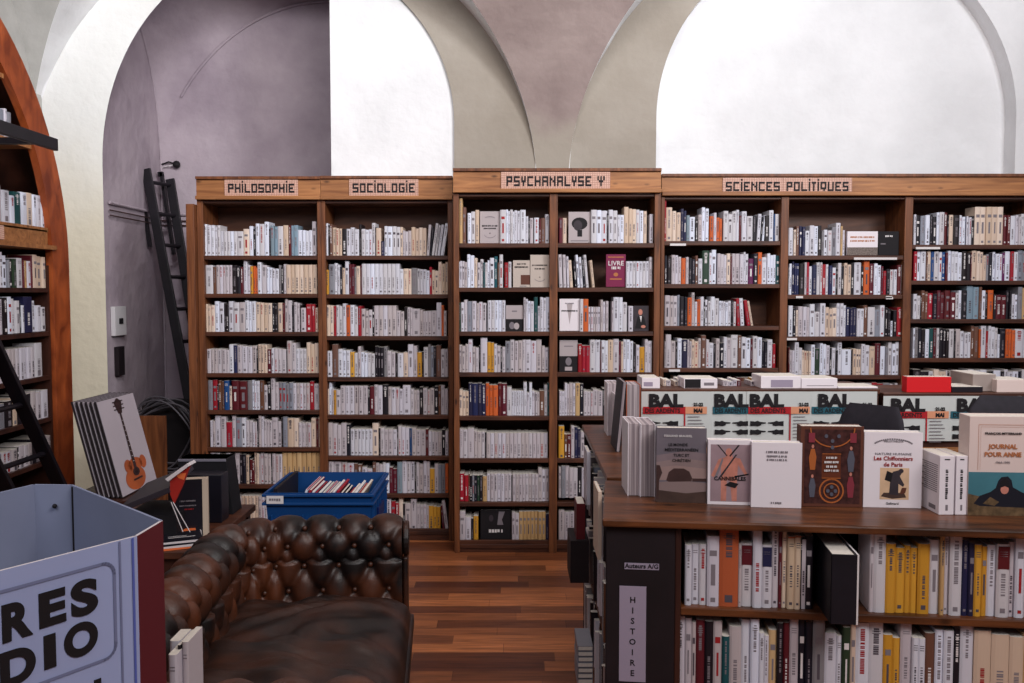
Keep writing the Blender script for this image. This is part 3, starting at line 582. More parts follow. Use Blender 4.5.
# ladders and rail
A = PX(56, 145, -2.3); B = PX(0, 133, -2.3)
mb = MB(); d = (B-A).normalized(); end = A+d*1.2
mb.tube([A, end], .001, W_LADDER); mb = MB()
mb.box((-.012, -1.6, -.03), (.012, 0, .03), W_LADDER)
rl = mb.build('ladder_rail', loc=A, rot=(math.atan2(0, 1), 0, 0), bevel=.003); tag(rl, 'black horizontal ladder rail across the arched bookcase', 'rail')
for yy in (-.12, -1.4):
    mb = MB(); mb.box((AX+.0-A.x, yy-.02, -.015), (-.012, yy+.02, .015), W_LADDER); mb.build('bracket', rl)
def ladder(label, a, b, c, d2, w, th, n, z0=.25, dz=.27):
    """two rails a-b and c-d2 with rungs"""
    r = thing('ladder', label, 'ladder', Vector(((a.x+c.x)/2, (a.y+c.y)/2, 0))); o = r.location.copy()
    for p, q in ((a, b), (c, d2)):
        mb = MB(); v = (q-p); t = v.normalized(); s = t.cross((c-a).normalized()).normalized(); u = (c-a).normalized()
        cs = [p+s*w/2+u*th/2, p-s*w/2+u*th/2, p-s*w/2-u*th/2, p+s*w/2-u*th/2]; mb.prism([x-o for x in cs], v, W_LADDER); mb.build('side_rail', r, bevel=.003)
    for i in range(n):
        z = z0+dz*i; ta = (z-a.z)/(b.z-a.z); tc_ = (z-c.z)/(d2.z-c.z); p = a+(b-a)*ta; q = c+(d2-c)*tc_
        if ta > 1 or ta < 0: continue
        mb = MB(); mb.tube([p-o, q-o], .014, W_LADDER, 8); mb.build('rung', r)
# ladder across arched bookcase
p1 = PX(0, 358, -2.35); p2 = PX(62, 490, -2.35); dr = (p2-p1)/(p2.z-p1.z)
bot = p2+dr*(0-p2.z); top = p2+dr*(2.37-p2.z); sh = Vector((0, -.42, 0))
ladder('dark sloping ladder leaning across the arched bookcase', bot, top, bot+sh, top+sh, .07, .03, 8)
# ladder in alcove
t1 = PY(146, 169, 6.75); b1 = PY(193, 420, 6.35); t2 = PY(170, 179, 6.95); b2 = PY(208, 420, 6.6)
def ext(t, b): dd = (t-b)/(t.z-b.z); return b-dd*b.z
b1e, b2e = ext(t1, b1), ext(t2, b2)
ladder('black wooden ladder leaning in the lavender alcove', b1e, t1, b2e, t2, .065, .03, 10, .3, .235)
for q, uv in ((t1, (-.035, 0)), (t2, (-.035, 0))):
    mb = MB(); c_ = q+Vector((-.05, 0, .02)); mb.box((-.02, -.02, -.6), (.0, .02, .03), W_LADDER); mb.box((-.035, -.02, .0), (.0, .02, .035), W_LADDER)
    o = mb.build('ladder_hook', loc=c_); o.rotation_euler = (0, -.13, 0); tag(o, 'dark upright hook bar beside %s ladder rail top' % ('left' if q is t1 else 'right'), 'hook')
# alcove fittings
pp = MB(); xw = BAR[0][0]-BAR[0][2]
for vz in (207, 214, 219):
    z = PX(130, vz, xw+.02).z; pts = [(xw+.02, WY+.05, z), (xw+.02, bd-.02, z), (-1.3, bd-.02, z-.01)]; pp.tube(pts, .010 if vz == 207 else .005, PL_ALC if vz == 207 else W_DARK, 6)
tag(pp.build('conduit'), 'thin pipes and cables running along the alcove wall', 'pipe')
mt = mat('white_plastic', (206, 202, 204), .5)
a = PX(119, 321, xw+.02); mb = MB(); mb.box((0, -.09, -.1), (.03, .09, .1), mt); mb.box((.03, -.03, -.02), (.036, .03, .02), INK)
o = mb.build('thermostat', loc=(xw+.003, a.y, a.z), bevel=.004); tag(o, 'white wall box on the alcove side wall above the posters', 'box')
a = PX(120, 361, xw+.02); mb = MB(); mb.box((0, -.05, -.1), (.03, .05, .1), W_BLACK); o = mb.build('switch_box', loc=(xw+.003, a.y, a.z), bevel=.003); tag(o, 'dark wall box below the white one in the alcove', 'box')
a = PY(178, 165, bd); mb = MB(); mb.ball((0, -.03, 0), .03, INK); mb.tube([(-.13, -.01, 0), (-.06, -.03, .02), (0, -.02, 0)], .006, INK); mb.tube([(-.12, -.01, -.02), (-.05, -.04, -.01), (0, -.02, 0)], .004, WHINK)
tag(mb.build('wall_hook', loc=a), 'small dark wall fitting with short wires above the alcove ladder', 'hook')
mb = MB(); x0 = PY(188, 300, YC-.04); x1 = PY(196, 300, YC-.04); mb.box((x0.x, YC-.05, 0), (x1.x, YC+.22, PY(190, 204, YC-.04).z), W_POST); tag(mb.build('wooden_board', bevel=.003), 'tall narrow wooden board standing against the left end of bookcases', 'board')
# cable coil + board + dark cover in alcove mouth
mb = MB(); cb = PY(162, 440, 5.75); cab = mat('grey_cable', (70, 66, 72), .5)
pts = []
for i in range(220):
    t = i/219*2*math.pi*7; R1 = .19+.022*math.sin(i*.5)+.02*math.sin(t*.37); pts.append((R1*math.cos(t)*1.05, .03*math.sin(t*.61)+(i/219-.5)*.12, R1*math.sin(t)*1.15))
mb.tube(pts, .006, cab, 6); o = mb.build('cable_coil', smooth=True, loc=(cb.x, 5.78, PY(160, 436, 5.78).z)); tag(o, 'loose coil of grey cables hanging behind the guitar poster', 'cable')
mb = MB(); mb.box((-.22, 0, 0), (.2, .26, PY(160, 405, 5.9).z), W_BLACK); o = mb.build('speaker_cabinet', loc=(cb.x+.03, 5.9, 0), bevel=.008); tag(o, 'black cabinet standing in the alcove beneath the ladder', 'cabinet')
for sx in (0,):
    m2 = MB(); m2.box((-.19, -.006, .12), (.17, 0, .9), INK); m2.build('grille', o)
a = PY(138, 410, 5.55); c_ = PY(165, 410, 5.55); mb = MB(); mb.box((a.x, 0, 0), (c_.x, .02, PY(150, 416, 5.55).z), W_POST); o = mb.build('plywood_sheet', loc=(0, 5.55, 0)); tag(o, 'plain brown plywood sheet standing just behind the guitar poster', 'sheet')
# ---------------------------------------------------------------- posters with a guitar
x0 = PZ(96, 402, 1.04); d1, d2 = 4.6, 5.05
TLx = PY(96, 401.6, d1); TRx = PY(133, 392, d2); BLx = PY(123, 498, d1)
tz = (TLx.z+TRx.z)/2; tx = (TLx.x+TRx.x)/2; bx_ = BLx.x; bz = BLx.z
stx = bx_; H = math.hypot(tz-bz, bx_-tx); tilt = math.atan2(bx_-tx, tz-bz)
st = MB(); st.box((bx_-.3, d1-.05, bz-.03), (bx_+.14, d2+.08, bz-.004), W_DARK)
for xx in (bx_-.28, bx_+.08):
    for yy in (d1-.02, d2+.02): st.box((xx, yy, 0), (xx+.04, yy+.04, bz-.03), W_DARK)
tag(st.build('low_table', bevel=.003), 'low dark wooden stand under the leaning framed posters', 'table')
PW = mat('poster_card', (178, 168, 176), .6, noise=.04, nscale=4); FR = mat('poster_edge', (40, 32, 36), .5); GO = mat('guitar_orange', (170, 84, 44), .5, noise=.3, nscale=5); GD = mat('guitar_dark', (50, 30, 30), .5)
proto = None
for i in range(6):
    r = thing('framed_poster', 'white framed poster of an orange guitar, frontmost of the leaning stack' if i == 0 else 'framed poster, %s behind the guitar one in the leaning stack' % ORD[i-1], 'poster', (bx_-.024*i, (d1+d2)/2, bz), group='framed posters leaning in a stack')
    r.rotation_euler = (0, -tilt, 0); W2 = (d2-d1)/2
    mb = MB(); mb.box((-.012, -W2, 0), (-.002, W2, H), FR); mb.build('frame', r)
    mb = MB(); mb.box((-.002, -W2+.004, .004), (.0, W2-.004, H-.004), PW); mb.build('print', r)
    if i == 0:
        mb = MB(); e = .0015
        def poly(pts, m): mb.face([(e, -W2+p*2*W2, q*H) for p, q in pts], m)
        def ell(c, r1, r2, m, a0=0, n=28): poly([(c[0]+r1*math.cos(2*math.pi*k/n)*math.cos(a0)-r2*math.sin(2*math.pi*k/n)*math.sin(a0), c[1]+r1*math.cos(2*math.pi*k/n)*math.sin(a0)+r2*math.sin(2*math.pi*k/n)*math.cos(a0)) for k in range(n)], m)
        ell((.45, .13), .27, .12, GO); e = .002; ell((.52, .26), .19, .075, GO); ell((.33, .27), .1, .07, GO); ell((.74, .26), .09, .07, GO)
        e = .0026; ell((.50, .19), .09, .045, GD); poly([(.46, .17), (.54, .17), (.52, .83), (.48, .83)], GD); poly([(.45, .82), (.55, .82), (.6, .94), (.52, .98), (.48, .98), (.4, .94)], GD)
        for q in (.86, .9, .94): poly([(.36, q), (.64, q), (.64, q+.012), (.36, q+.012)], GD)
        e = .003; poly([(.38, .105), (.62, .105), (.62, .125), (.38, .125)], GD)
        for q in range(9): poly([(.485, .3+q*.055), (.515, .3+q*.055), (.515, .305+q*.055), (.485, .305+q*.055)], WHINK)
        mb.build('guitar_picture', r)
# ---------------------------------------------------------------- front counter
CZ = .98; O = PZ(606, 518, CZ); E = PZ(1024, 530, CZ); u = (E-O); u.z = 0; u.normalize(); nI = Vector((-u.y, u.x, 0)); ang = math.atan2(u.y, u.x)
CL = 1.42; CD = .5
def L2(px, py, back=0):
    p = PP(px, py, O+nI*back, -nI); return (p-O).dot(u), p.z
root = thing('bookshelf_counter', 'dark wooden counter of books facing the camera, signed HISTOIRE', 'counter', (O.x, O.y, 0), ang)
def cb_(name, a, b, m, bev=.003, par=None):
    mb = MB(); mb.box(a, b, m); return mb.build(name, par or root, bevel=bev)
cb_('counter_top', (-.01, -.012, CZ-.022), (CL, CD, CZ), W_TOP, .005)
ua = L2(680, 560)[0]
cb_('end_post', (0.0, .012, 0), (ua-.012, .05, CZ-.022), W_BLACK)
cb_('side_panel', (0, .05, 0), (.03, CD, CZ-.022), W_BLACK)
cb_('inner_panel', (ua-.012, .012, 0), (ua+.004, CD-.02, CZ-.022), W_DARK)
cb_('side_panel', (CL-.03, .0, 0), (CL, CD, CZ-.022), W_DARK)
cb_('back_panel', (0.03, CD-.02, 0), (CL-.03, CD, CZ-.022), W_BLACK)
zA = L2(720, 607, .03)[1]; zB = L2(760, 703, .03)[1]
for z in (zA, zB, .1): cb_('shelf', (ua+.004, .015, z-.022), (CL-.03, CD-.02, z), W_TOP)
cb_('plinth', (ua, .03, 0), (CL, .05, .078), W_DARK)
def panel_sign(u0, v0, u1, v1, m, label):
    a = L2(u0, v0, .012); b = L2(u1, v1, .012); mb = MB(); mb.box((a[0], .0095, b[1]), (b[0], .0115, a[1]), m); s = mb.build('sign', root); s['label'] = label; return s, (a[0]+b[0])/2, a[1], b[1], b[0]-a[0]
LBL = mat('label_paper', (150, 138, 156), .7)
s, cx, z1, z0, wd = panel_sign(619.5, 585.5, 645.5, 682, LBL, 'pale paper strip reading HISTOIRE downwards')
for i, ch in enumerate('HISTOIRE'): text(ch, .023, INK, s, (cx, .009, z1-.046-i*.0295), off=.0004)
s, cx, z1, z0, wd = panel_sign(624.5, 562.5, 659, 570, LBL, 'small paper label reading Auteurs A/G')
text('Auteurs A/G', .0175, INK, s, (cx, .009, z0+.004), off=.0005)
BCA = 'front counter'
row(None, BCA, 0, 'w1 490 168;w1 518 168;w1 547 168;v1 592 135;B1 665 103;v1 675 165;R1 718 165;w1 752 98;N1 790 170;v1 815 100;d1 828 120;C3 896 116;v1 920 150', 3.733, 560, 500, 392, 465, O, u, ang, inset=.035)
row(None, 'counter row right of album', 0, 'k1 60 140;k1 92 135;_ 302;v1 318 115;w1 362 118;y4 482 165;y1 527 165;w1 565 152;s1 580 130;v1 600 125;w1 645 130;n2 692 150;y2 742 168;w1 775 170;R1 823 165;v1 845 160;w1 880 132;v2 960 135;w3 1080 140', 3.733, 788, 500, 400, 10, O, u, ang, inset=.035, zfix=zA)
row(None, BCA, 1, 'v2 490 437;v1 505 460;d1 538 450;k1 570 455;v1 603 455;t1 630 510;v1 675 475;w1 708 450;w1 740 445;w2 778 497;s1 808 490;k1 830 460;d1 855 460;v1 888 450;k2 940 450;g1 985 450;w1 1030 500;w1 1050 510;e1 1080 475;c1 1100 460;w1 1150 460;w1 1205 460;y2 1268 508;v1 1310 460;w2 1360 515;m1 1397 500;w2 1465 487;k1 1490 480;w1 1540 463;c3 1725 490;s1 1760 500;w3 1880 480', 3.733, 560, 500, 758, 430, O, u, ang, inset=.035, zfix=zB)
# big black album pulled out over the shelf edge
a = L2(835, 607, -.05); b = L2(860, 624, -.09); BK = mat('black_cloth_cover', (22, 20, 28), .5, noise=.3)
def face_book(label, loc, w, h, t, m, rz=0, lean=0, pages=PAGE, name='book', cat='book', group=None, back=None, spine_left=True):
    r = thing(name, label, cat, loc, rz, group); r.rotation_euler = (-lean, 0, rz); bt = min(.003, t*.15)
    mb = MB(); mb.box((-w/2, 0, 0), (w/2, bt, h), m); mb.box((-w/2, t-bt, 0), (w/2, t, h), back or m)
    if spine_left: mb.box((-w/2, bt, 0), (-w/2+bt, t-bt, h), back or m)
    else: mb.box((w/2-bt, bt, 0), (w/2, t-bt, h), back or m)
    mb.build('cover', r, bevel=.0006)
    mb = MB(); x0, x1 = (-w/2+bt, w/2-.002) if spine_left else (-w/2+.002, w/2-bt)
    mb.box((x0, bt, .001), (x1, t-bt, h-.002), pages); mb.build('pages', r)
    return r
def marks(r, cx, z, wd, hh, m, y=-.0012, rows=1):
    # unreadable small print: broken ink strokes
    mb = MB(); rs = random.Random(int(z*1e5)); x = cx-wd/2
    while x < cx+wd/2:
        l = rs.uniform(.5, 1.1)*hh*.7; mb.box((x, y-.0003, z+(0 if rs.random() < .7 else hh*.15)), (min(x+l, cx+wd/2), y, z+hh), m); x += l+hh*rs.choice((.18, .18, .5))
    return mb.build('lettering', r)
def art(r, w, h, polys, name='cover_picture'):
    mb = MB()
    for i, (pts, m) in enumerate(polys): mb.face([(-w/2+p*w, -.0003-.00008*i, q*h) for p, q in pts], m)
    return mb.build(name, r)
def R(x0, y0, x1, y1): return [(x0, y0), (x1, y0), (x1, y1), (x0, y1)]
def Elp(cx, cy, rx, ry, n=20): return [(cx+rx*math.cos(2*math.pi*k/n), cy+ry*math.sin(2*math.pi*k/n)) for k in range(n)]
def blob(pts, m): return (pts, m)
al_ = thing('album', 'large black hardback album sticking out over the upper counter shelf', 'book', (0, 0, 0), ang)
f0 = PP(848, 616, O-nI*.07, -nI); wb = .04; al_.location = (f0.x, f0.y, zA+.001)
hb = .185
mb = MB(); mb.box((-.045, 0, 0), (-.041, .28, hb), BK); mb.box((.017, 0, 0), (.021, .28, hb), BK); mb.box((-.045, 0, 0), (.021, .004, hb), BK); mb.build('cover', al_, bevel=.001)
mb = MB(); mb.box((.021, .001, 0), (.0255, .27, hb), WHINK); mb.build('loose_sheet', al_)
mb = MB(); mb.box((-.041, .004, .003), (.017, .276, hb-.004), PAGE); mb.build('pages', al_)
# ---------------------------------------------------------------- side counter going back along the aisle
sA = PZ(581.5, 424.5, CZ); sB = PZ(604, 512, CZ)
o0 = O+nI*CD; sdir = (Vector((sA.x, sA.y, 0))-Vector((o0.x, o0.y, 0))); SL = sdir.length; sdir.normalize(); sang = math.atan2(sdir.y, sdir.x)-math.pi/2
# local frame: y along the aisle (away), x to the right
sr = thing('side_counter', 'dark wooden side counter running back along the aisle', 'counter', (o0.x+.002, o0.y+.045, 0), sang); SL -= .05
def sb(name, a, b, m, bev=.003):
    mb = MB(); mb.box(a, b, m); return mb.build(name, sr, bevel=bev)
for y0, y1 in ((0, SL*.38), (SL*.38+.002, SL)): sb('counter_top', (0, y0, CZ-.022), (.215, y1, CZ), W_TOP)
sb('end_panel', (.01, 0, 0), (.215, .02, CZ-.022), W_BLACK); sb('end_panel', (.01, SL-.02, 0), (.215, SL, CZ-.022), W_BLACK); sb('back_panel', (.2, .02, 0), (.215, SL-.02, CZ-.022), W_BLACK)
for z in (.08, .38, .66): sb('shelf', (.01, .02, z-.02), (.2, SL-.02, z), W_DARK)
sM = Matrix.Translation(sr.location) @ Matrix.Rotation(sang, 4, 'Z')
k = 0
for z, hh in ((.38, .22), (.66, .23), (.08, .24)):
    y = .06
    while y < SL-.1:
        w_ = random.choice((.02, .03, .045, .025)); c = random.choice('vvkgkmgkv'); h = hh*random.uniform(.8, 1); outp = random.choice((0, 0, .01, .02))
        if random.random() < .8:
            M = sM @ Matrix.Translation((.02-outp, y+w_/2, z+.0005)) @ Matrix.Rotation(-math.pi/2, 4, 'Z')
            BOOKS.append(dict(c=c, n=1, i=0, run=k, w=w_*.96, h=h, d=.16, loc=M.translation, rz=sang-math.pi/2, tilt=0, style=0, area=.00001, bay='side counter', shelf=0, tail='', vis=False, ord=0, row=[])); k += 1
        y += w_
# few things sticking out of the aisle side
bxm = MB(); p = PP(580, 560, O+nI*1.35, -nI)
def aisle(name, label, cat, px0, py0, px1, py1, Y, m, dep=.16):
    a = PY(px0, py0, Y); b = PY(px1, py1, Y); mb = MB(); mb.box((-(b.x-a.x)/2, 0, 0), ((b.x-a.x)/2, dep, a.z-b.z), m); mb.box((-(b.x-a.x)/2+.003, .004, a.z-b.z), ((b.x-a.x)/2-.003, dep-.004, a.z-b.z+.0008), PAGE if m is not W_BLACK else W_BLACK)
    return tag(mb.build(name, loc=((a.x+b.x)/2, Y, b.z), bevel=.0015), label, cat)
aisle('storage_box', 'black box sticking out of the side counter into the aisle', 'box', 570.5, 541, 589, 583, 3.5, W_BLACK, .2)
aisle('book', 'dark red book standing on the black box in the aisle', 'book', 576.5, 504, 585, 540.6, 3.52, bookmats('d'), .13)
aisle('book', 'thin pale book poking out below the side counter top', 'book', 587, 452, 590.3, 505, 3.6, bookmats('v'), .16)
aisle('book', 'thin cream book poking out near the counter corner', 'book', 598.2, 492, 601.5, 560, 2.72, bookmats('c'), .16)
for i in range(8):
    Y = 2.75; v = 683-i*5.5; a = PY(578+random.uniform(-.5, .5), v, Y); b = PY(593, v, Y); mb = MB(); th = 5.2/900*Y
    mb.box((0, 0, 0), (b.x-a.x, .15, th*.95), bookmats('g')); mb.box((.002, -.0004, .002), (b.x-a.x-.002, 0, th-.003), PAGE)
    tag(mb.build('book', loc=(a.x, Y, a.z-.02)), 'grey book lying flat in the aisle stack, %s from its bottom' % ordw(i), 'book', 'stack of books lying at the aisle side')
# ---------------------------------------------------------------- books displayed on the counter top
def onp(px, py): p = PZ(px, py, CZ); return p
DK = mat('print_charcoal', (54, 46, 52), .6, noise=.2, nscale=30)
WC = mat('white_cover', (226, 217, 222), .45); SKY = mat('print_grey_sky', (104, 96, 104), .5, noise=.12, nscale=9); SK2 = mat('print_pink_sky', (142, 118, 114), .5, noise=.12, nscale=9); SK3 = mat('print_mauve_sky', (120, 104, 108), .5, noise=.15, nscale=14); SK4 = mat('print_dusk_sky', (132, 112, 111), .5, noise=.15, nscale=14)
HILL = mat('print_brown_hill', (62, 42, 40), .5, noise=.2, nscale=20); LAKE = mat('print_lake', (128, 108, 106), .5); GRD = mat('print_ground', (70, 52, 46), .5, noise=.3, nscale=20)
def W(px0, px1, d): return (px1-px0)/900*d
# fore-edge blocks facing the camera
def edgebook(label, px0, px1, vt, vb, dep, m, lean=0, fore=PAGE, rz=0):
    p = onp((px0+px1)/2, vb); w_ = W(px0, px1, p.y); h_ = (vb-vt)/900*p.y
    r = thing('book', label, 'book', (p.x, p.y, CZ+.0005), rz); r.rotation_euler = (0, lean, rz)
    mb = MB(); b_ = .0025; mb.box((-w_/2, 0, 0), (-w_/2+b_, dep, h_), m); mb.box((w_/2-b_, 0, 0), (w_/2, dep, h_), m); mb.box((-w_/2+b_, dep-b_, 0), (w_/2-b_, dep, h_), m); mb.build('cover', r)
    mb = MB(); mb.box((-w_/2+b_, .002, .001), (w_/2-b_, dep-b_, h_-.002), fore); mb.build('pages', r); return r
FORE = bpy.data.materials.new('page_fore_edge'); FORE.use_nodes = True; nt = FORE.node_tree; b = nt.nodes['Principled BSDF']; b.inputs['Roughness'].default_value = .9
tc = nt.nodes.new('ShaderNodeTexCoord'); mp = nt.nodes.new('ShaderNodeMapping'); mp.inputs['Scale'].default_value = (260, 1, 1.5); n = nt.nodes.new('ShaderNodeTexNoise'); n.inputs['Scale'].default_value = 1
cr = nt.nodes.new('ShaderNodeValToRGB'); cr.color_ramp.elements[0].position = .35; cr.color_ramp.elements[1].position = .65; cr.color_ramp.elements[0].color = (*lin((112, 98, 104)), 1); cr.color_ramp.elements[1].color = (*lin((186, 172, 174)), 1)
nt.links.new(tc.outputs['Object'], mp.inputs['Vector']); nt.links.new(mp.outputs['Vector'], n.inputs['Vector']); nt.links.new(n.outputs['Fac'], cr.inputs['Fac']); nt.links.new(cr.outputs['Color'], b.inputs['Base Color'])
edgebook('thick book with its page edges showing, left of the landscape cover', 640, 655, 423, 497, .15, WC, 0, FORE)
edgebook('thick book with page edges, leftmost of the nearest counter pair', 627.5, 639.6, 422, 496, .15, WC, 0, FORE)
edgebook('slim dark book leaning at the far left of the counter top', 616, 620, 381, 452, .2, bookmats('k'), .09, FORE)
edgebook('book with an orange top cover leaning behind the white blocks', 626, 640, 384, 447, .16, bookmats('o'), 0, FORE)
edgebook('white book block standing at the back left of the counter', 607.5, 619, 383, 436, .15, WC, 0, FORE)
edgebook('smaller white book in front of the back left block', 614.5, 622, 394, 440, .12, WC, 0, FORE)
# landscape cover
p = onp(681, 503); w_ = W(656, 706, p.y); h_ = W(0, 76, p.y)
r = face_book('grey landscape covered book titled LE MONDE, left on the counter', (p.x, p.y, CZ+.0005), w_, h_, .05, SKY, ang*.8, .02, spine_left=True)
art(r, w_, h_, [([(0, .3), (1, .3), (1, .66), (.6, .7), (0, .63)], SK3), ([(0, .3), (1, .3), (1, .56), (.5, .6), (0, .54)], SK4), ([(0, .3), (1, .3), (1, .46), (.4, .5), (0, .47)], SK2), ([(0, 0), (1, 0), (1, .16), (.6, .13), (0, .2)], GRD), ([(0, .17), (.6, .13), (1, .16), (1, .27), (.5, .3), (0, .27)], LAKE), ([(.2, .3), (.25, .41), (.35, .46), (.55, .46), (.66, .42), (.72, .33), (.7, .29), (.25, .28)], HILL), ([(0, .05), (.05, .05), (.06, .3), (.12, .4), (.07, .5), (0, .5)], HILL), (R(.72, .29, 1, .33), HILL)])
for i, (q, s_, tt) in enumerate(((.88, .009, 'FERNAND BRAUDEL'), (.76, .0115, 'LE MONDE'), (.69, .0125, 'MÉDITERRANÉEN'), (.62, .0115, 'TURC ET'), (.55, .0115, 'CHRÉTIEN'))): text(tt, s_, WHINK if i == 0 else INK, r, (-.01 if i < 2 else .0, -.0015, q*h_), off=.0001)
# cannibales book
p = onp(729.5, 505); w_ = W(707, 751, p.y); h_ = W(0, 66, p.y); CN = mat('print_mauve', (150, 126, 132), .6, noise=.15, nscale=12); FLS = mat('print_flesh', (186, 120, 104), .6, noise=.25, nscale=30)
r = face_book('white bordered book with a standing red figure, titled CANNIBALES', (p.x, p.y, CZ+.0005), w_, h_, .035, WC, ang, 0)
art(r, w_, h_, [(R(.06, .05, .97, .93), CN), ([(.3, .06), (.42, .06), (.43, .38), (.5, .38), (.55, .06), (.66, .06), (.66, .4), (.68, .62), (.85, .45), (.9, .47), (.72, .72), (.55, .74), (.55, .8), (.4, .8), (.4, .74), (.24, .7), (.08, .45), (.13, .42), (.3, .58), (.3, .4)], FLS), (Elp(.47, .82, .07, .055), FLS),
 ([(.2, .93), (.23, .93), (.44, .76), (.42, .75)], INK), ([(.68, .93), (.71, .92), (.5, .74), (.48, .76)], INK), ([(.62, .78), (.66, .78), (.3, .42), (.27, .44)], DK), ([(.38, .3), (.62, .26), (.7, .33), (.5, .36)], INK), ([(.6, .42), (.92, .47), (.92, .49), (.6, .45)], INK), ([(.15, .42), (.2, .4), (.35, .7), (.32, .72)], GREYINK)])
text('CANNIBALES', .0155, INK, r, (0, -.0015, .38*h_), off=.0004)
# white history book
p = onp(776, 508); w_ = W(751.5, 801, p.y); h_ = W(0, 66.5, p.y)
r = face_book('plain white book with three small title lines, beside the CANNIBALES cover', (p.x, p.y, CZ+.0005), w_, h_, .04, WC, ang, 0)
for q, ww in ((.84, .06), (.775, .056), (.72, .056), (.06, .03)): marks(r, 0, q*h_, ww, .006, GREYINK)
# ornate brown book
p = onp(831, 507); w_ = W(801, 863, p.y); h_ = W(0, 82, p.y); ORN = mat('ornate_brown_print', (64, 36, 34), .4, noise=.5, nscale=60); GOLD = mat('gilt_print', (166, 92, 48), .4); BRN = mat('brown_board', (92, 52, 40), .5)
r = face_book('dark ornate hardback with orange medallion, in the middle of the counter', (p.x, p.y, CZ+.0005), w_, h_, .05, BRN, ang*.6, 0)
def ring(cx, cy, rx, ry, t, m, a0=0, a1=2*math.pi, n=24):
    o = []
    for k in range(n):
        a, b_ = a0+(a1-a0)*k/n, a0+(a1-a0)*(k+1)/n
        o.append(([(cx+rx*math.cos(a), cy+ry*math.sin(a)), (cx+rx*math.cos(b_), cy+ry*math.sin(b_)), (cx+(rx-t)*math.cos(b_), cy+(ry-t*.75)*math.sin(b_)), (cx+(rx-t)*math.cos(a), cy+(ry-t*.75)*math.sin(a))], m))
    return o
def figure(x, y, s, m): return [([(x-.04*s, y), (x+.04*s, y), (x+.06*s, y+.16*s), (x+.03*s, y+.26*s), (x-.03*s, y+.26*s), (x-.06*s, y+.15*s)], m), (Elp(x, y+.29*s, .022*s, .025*s, 10), FLS)]
RB = mat('print_rose', (128, 48, 60), .5); TL = mat('print_steel', (84, 84, 96), .5)
pl = [(R(.06, .04, .95, .96), ORN)]+[(R(.34, .36, .64, .66), mat('print_dark_amber', (96, 46, 26), .5))]+ring(.5, .2, .2, .155, .025, GOLD)+ring(.5, .2, .13, .1, .02, GOLD)+figure(.19, .12, .9, TL)+figure(.19, .46, 1, GOLD)+figure(.8, .12, 1, RB)+figure(.8, .44, 1, TL)+ring(.5, .98, .36, .24, .02, GOLD, math.pi, 2*math.pi)+[(R(.12, .8, .22, .92), RB), (R(.78, .8, .88, .92), RB), (R(.34, .355, .64, .365), GOLD), (R(.34, .655, .64, .665), GOLD)]+[(Elp(x, y, .03, .025, 8), TL) for x, y in ((.4, .88), (.6, .88), (.5, .82), (.5, .74), (.44, .2), (.56, .2), (.5, .16), (.5, .25))]
mb = MB()
for i, (pts, m) in enumerate(pl): mb.face([(-w_/2+a_*w_, -.0004-.00003*i, b_*h_) for a_, b_ in pts], m)
mb.build('cover_picture', r)
for q, ww in ((.6, .03), (.545, .04), (.49, .03), (.44, .04)): marks(r, -.01*w_, q*h_, ww, .006, WHINK, -.003)
# chiffonniers
p = onp(892, 508); w_ = W(864, 921, p.y); h_ = W(0, 77, p.y); SEP = mat('print_sepia', (206, 172, 140), .6, noise=.15, nscale=20); DK = mat('print_charcoal', (54, 46, 52), .6, noise=.2, nscale=30)
r = face_book('white book titled Les Chiffonniers de Paris with a stooping figure', (p.x, p.y, CZ+.0005), w_, h_, .04, WC, ang*.8, 0)
art(r, w_, h_, [(R(.28, .11, .78, .53), SEP), ([(.3, .15), (.5, .12), (.74, .14), (.7, .2), (.35, .2)], GRD), ([(.44, .18), (.6, .17), (.6, .32), (.68, .28), (.7, .31), (.62, .42), (.66, .47), (.6, .5), (.5, .48), (.46, .38)], DK), ([(.36, .37), (.47, .34), (.5, .46), (.4, .49)], INK), (Elp(.64, .49, .045, .03, 10), DK), ([(.62, .18), (.72, .2), (.74, .27), (.66, .27)], BRN)])
mb = MB()
for k_ in range(20):
    a_ = math.radians(150-k_*6.3); x_, z_ = .36*w_*math.cos(a_), h_*.8+.11*h_*math.sin(a_); mb.box((x_-.0022, -.0008, z_-.0022), (x_+.0022, -.0004, z_+.0022), GREYINK)
mb.build('lettering', r)
text('NATURE HUMAINE', .0095, GREYINK, r, (0, -.001, .7*h_), sx=1.25)
text('Les Chiffonniers', .0165, REDINK, r, (0, -.0012, .63*h_), off=.0003); text('de Paris', .0165, REDINK, r, (0, -.0012, .55*h_), off=.0003); text('BIBLIOTHÈQUE', .008, GREYINK, r, (0, -.001, .87*h_)); text('Gallimard', .009, INK, r, (0, -.001, .045*h_))
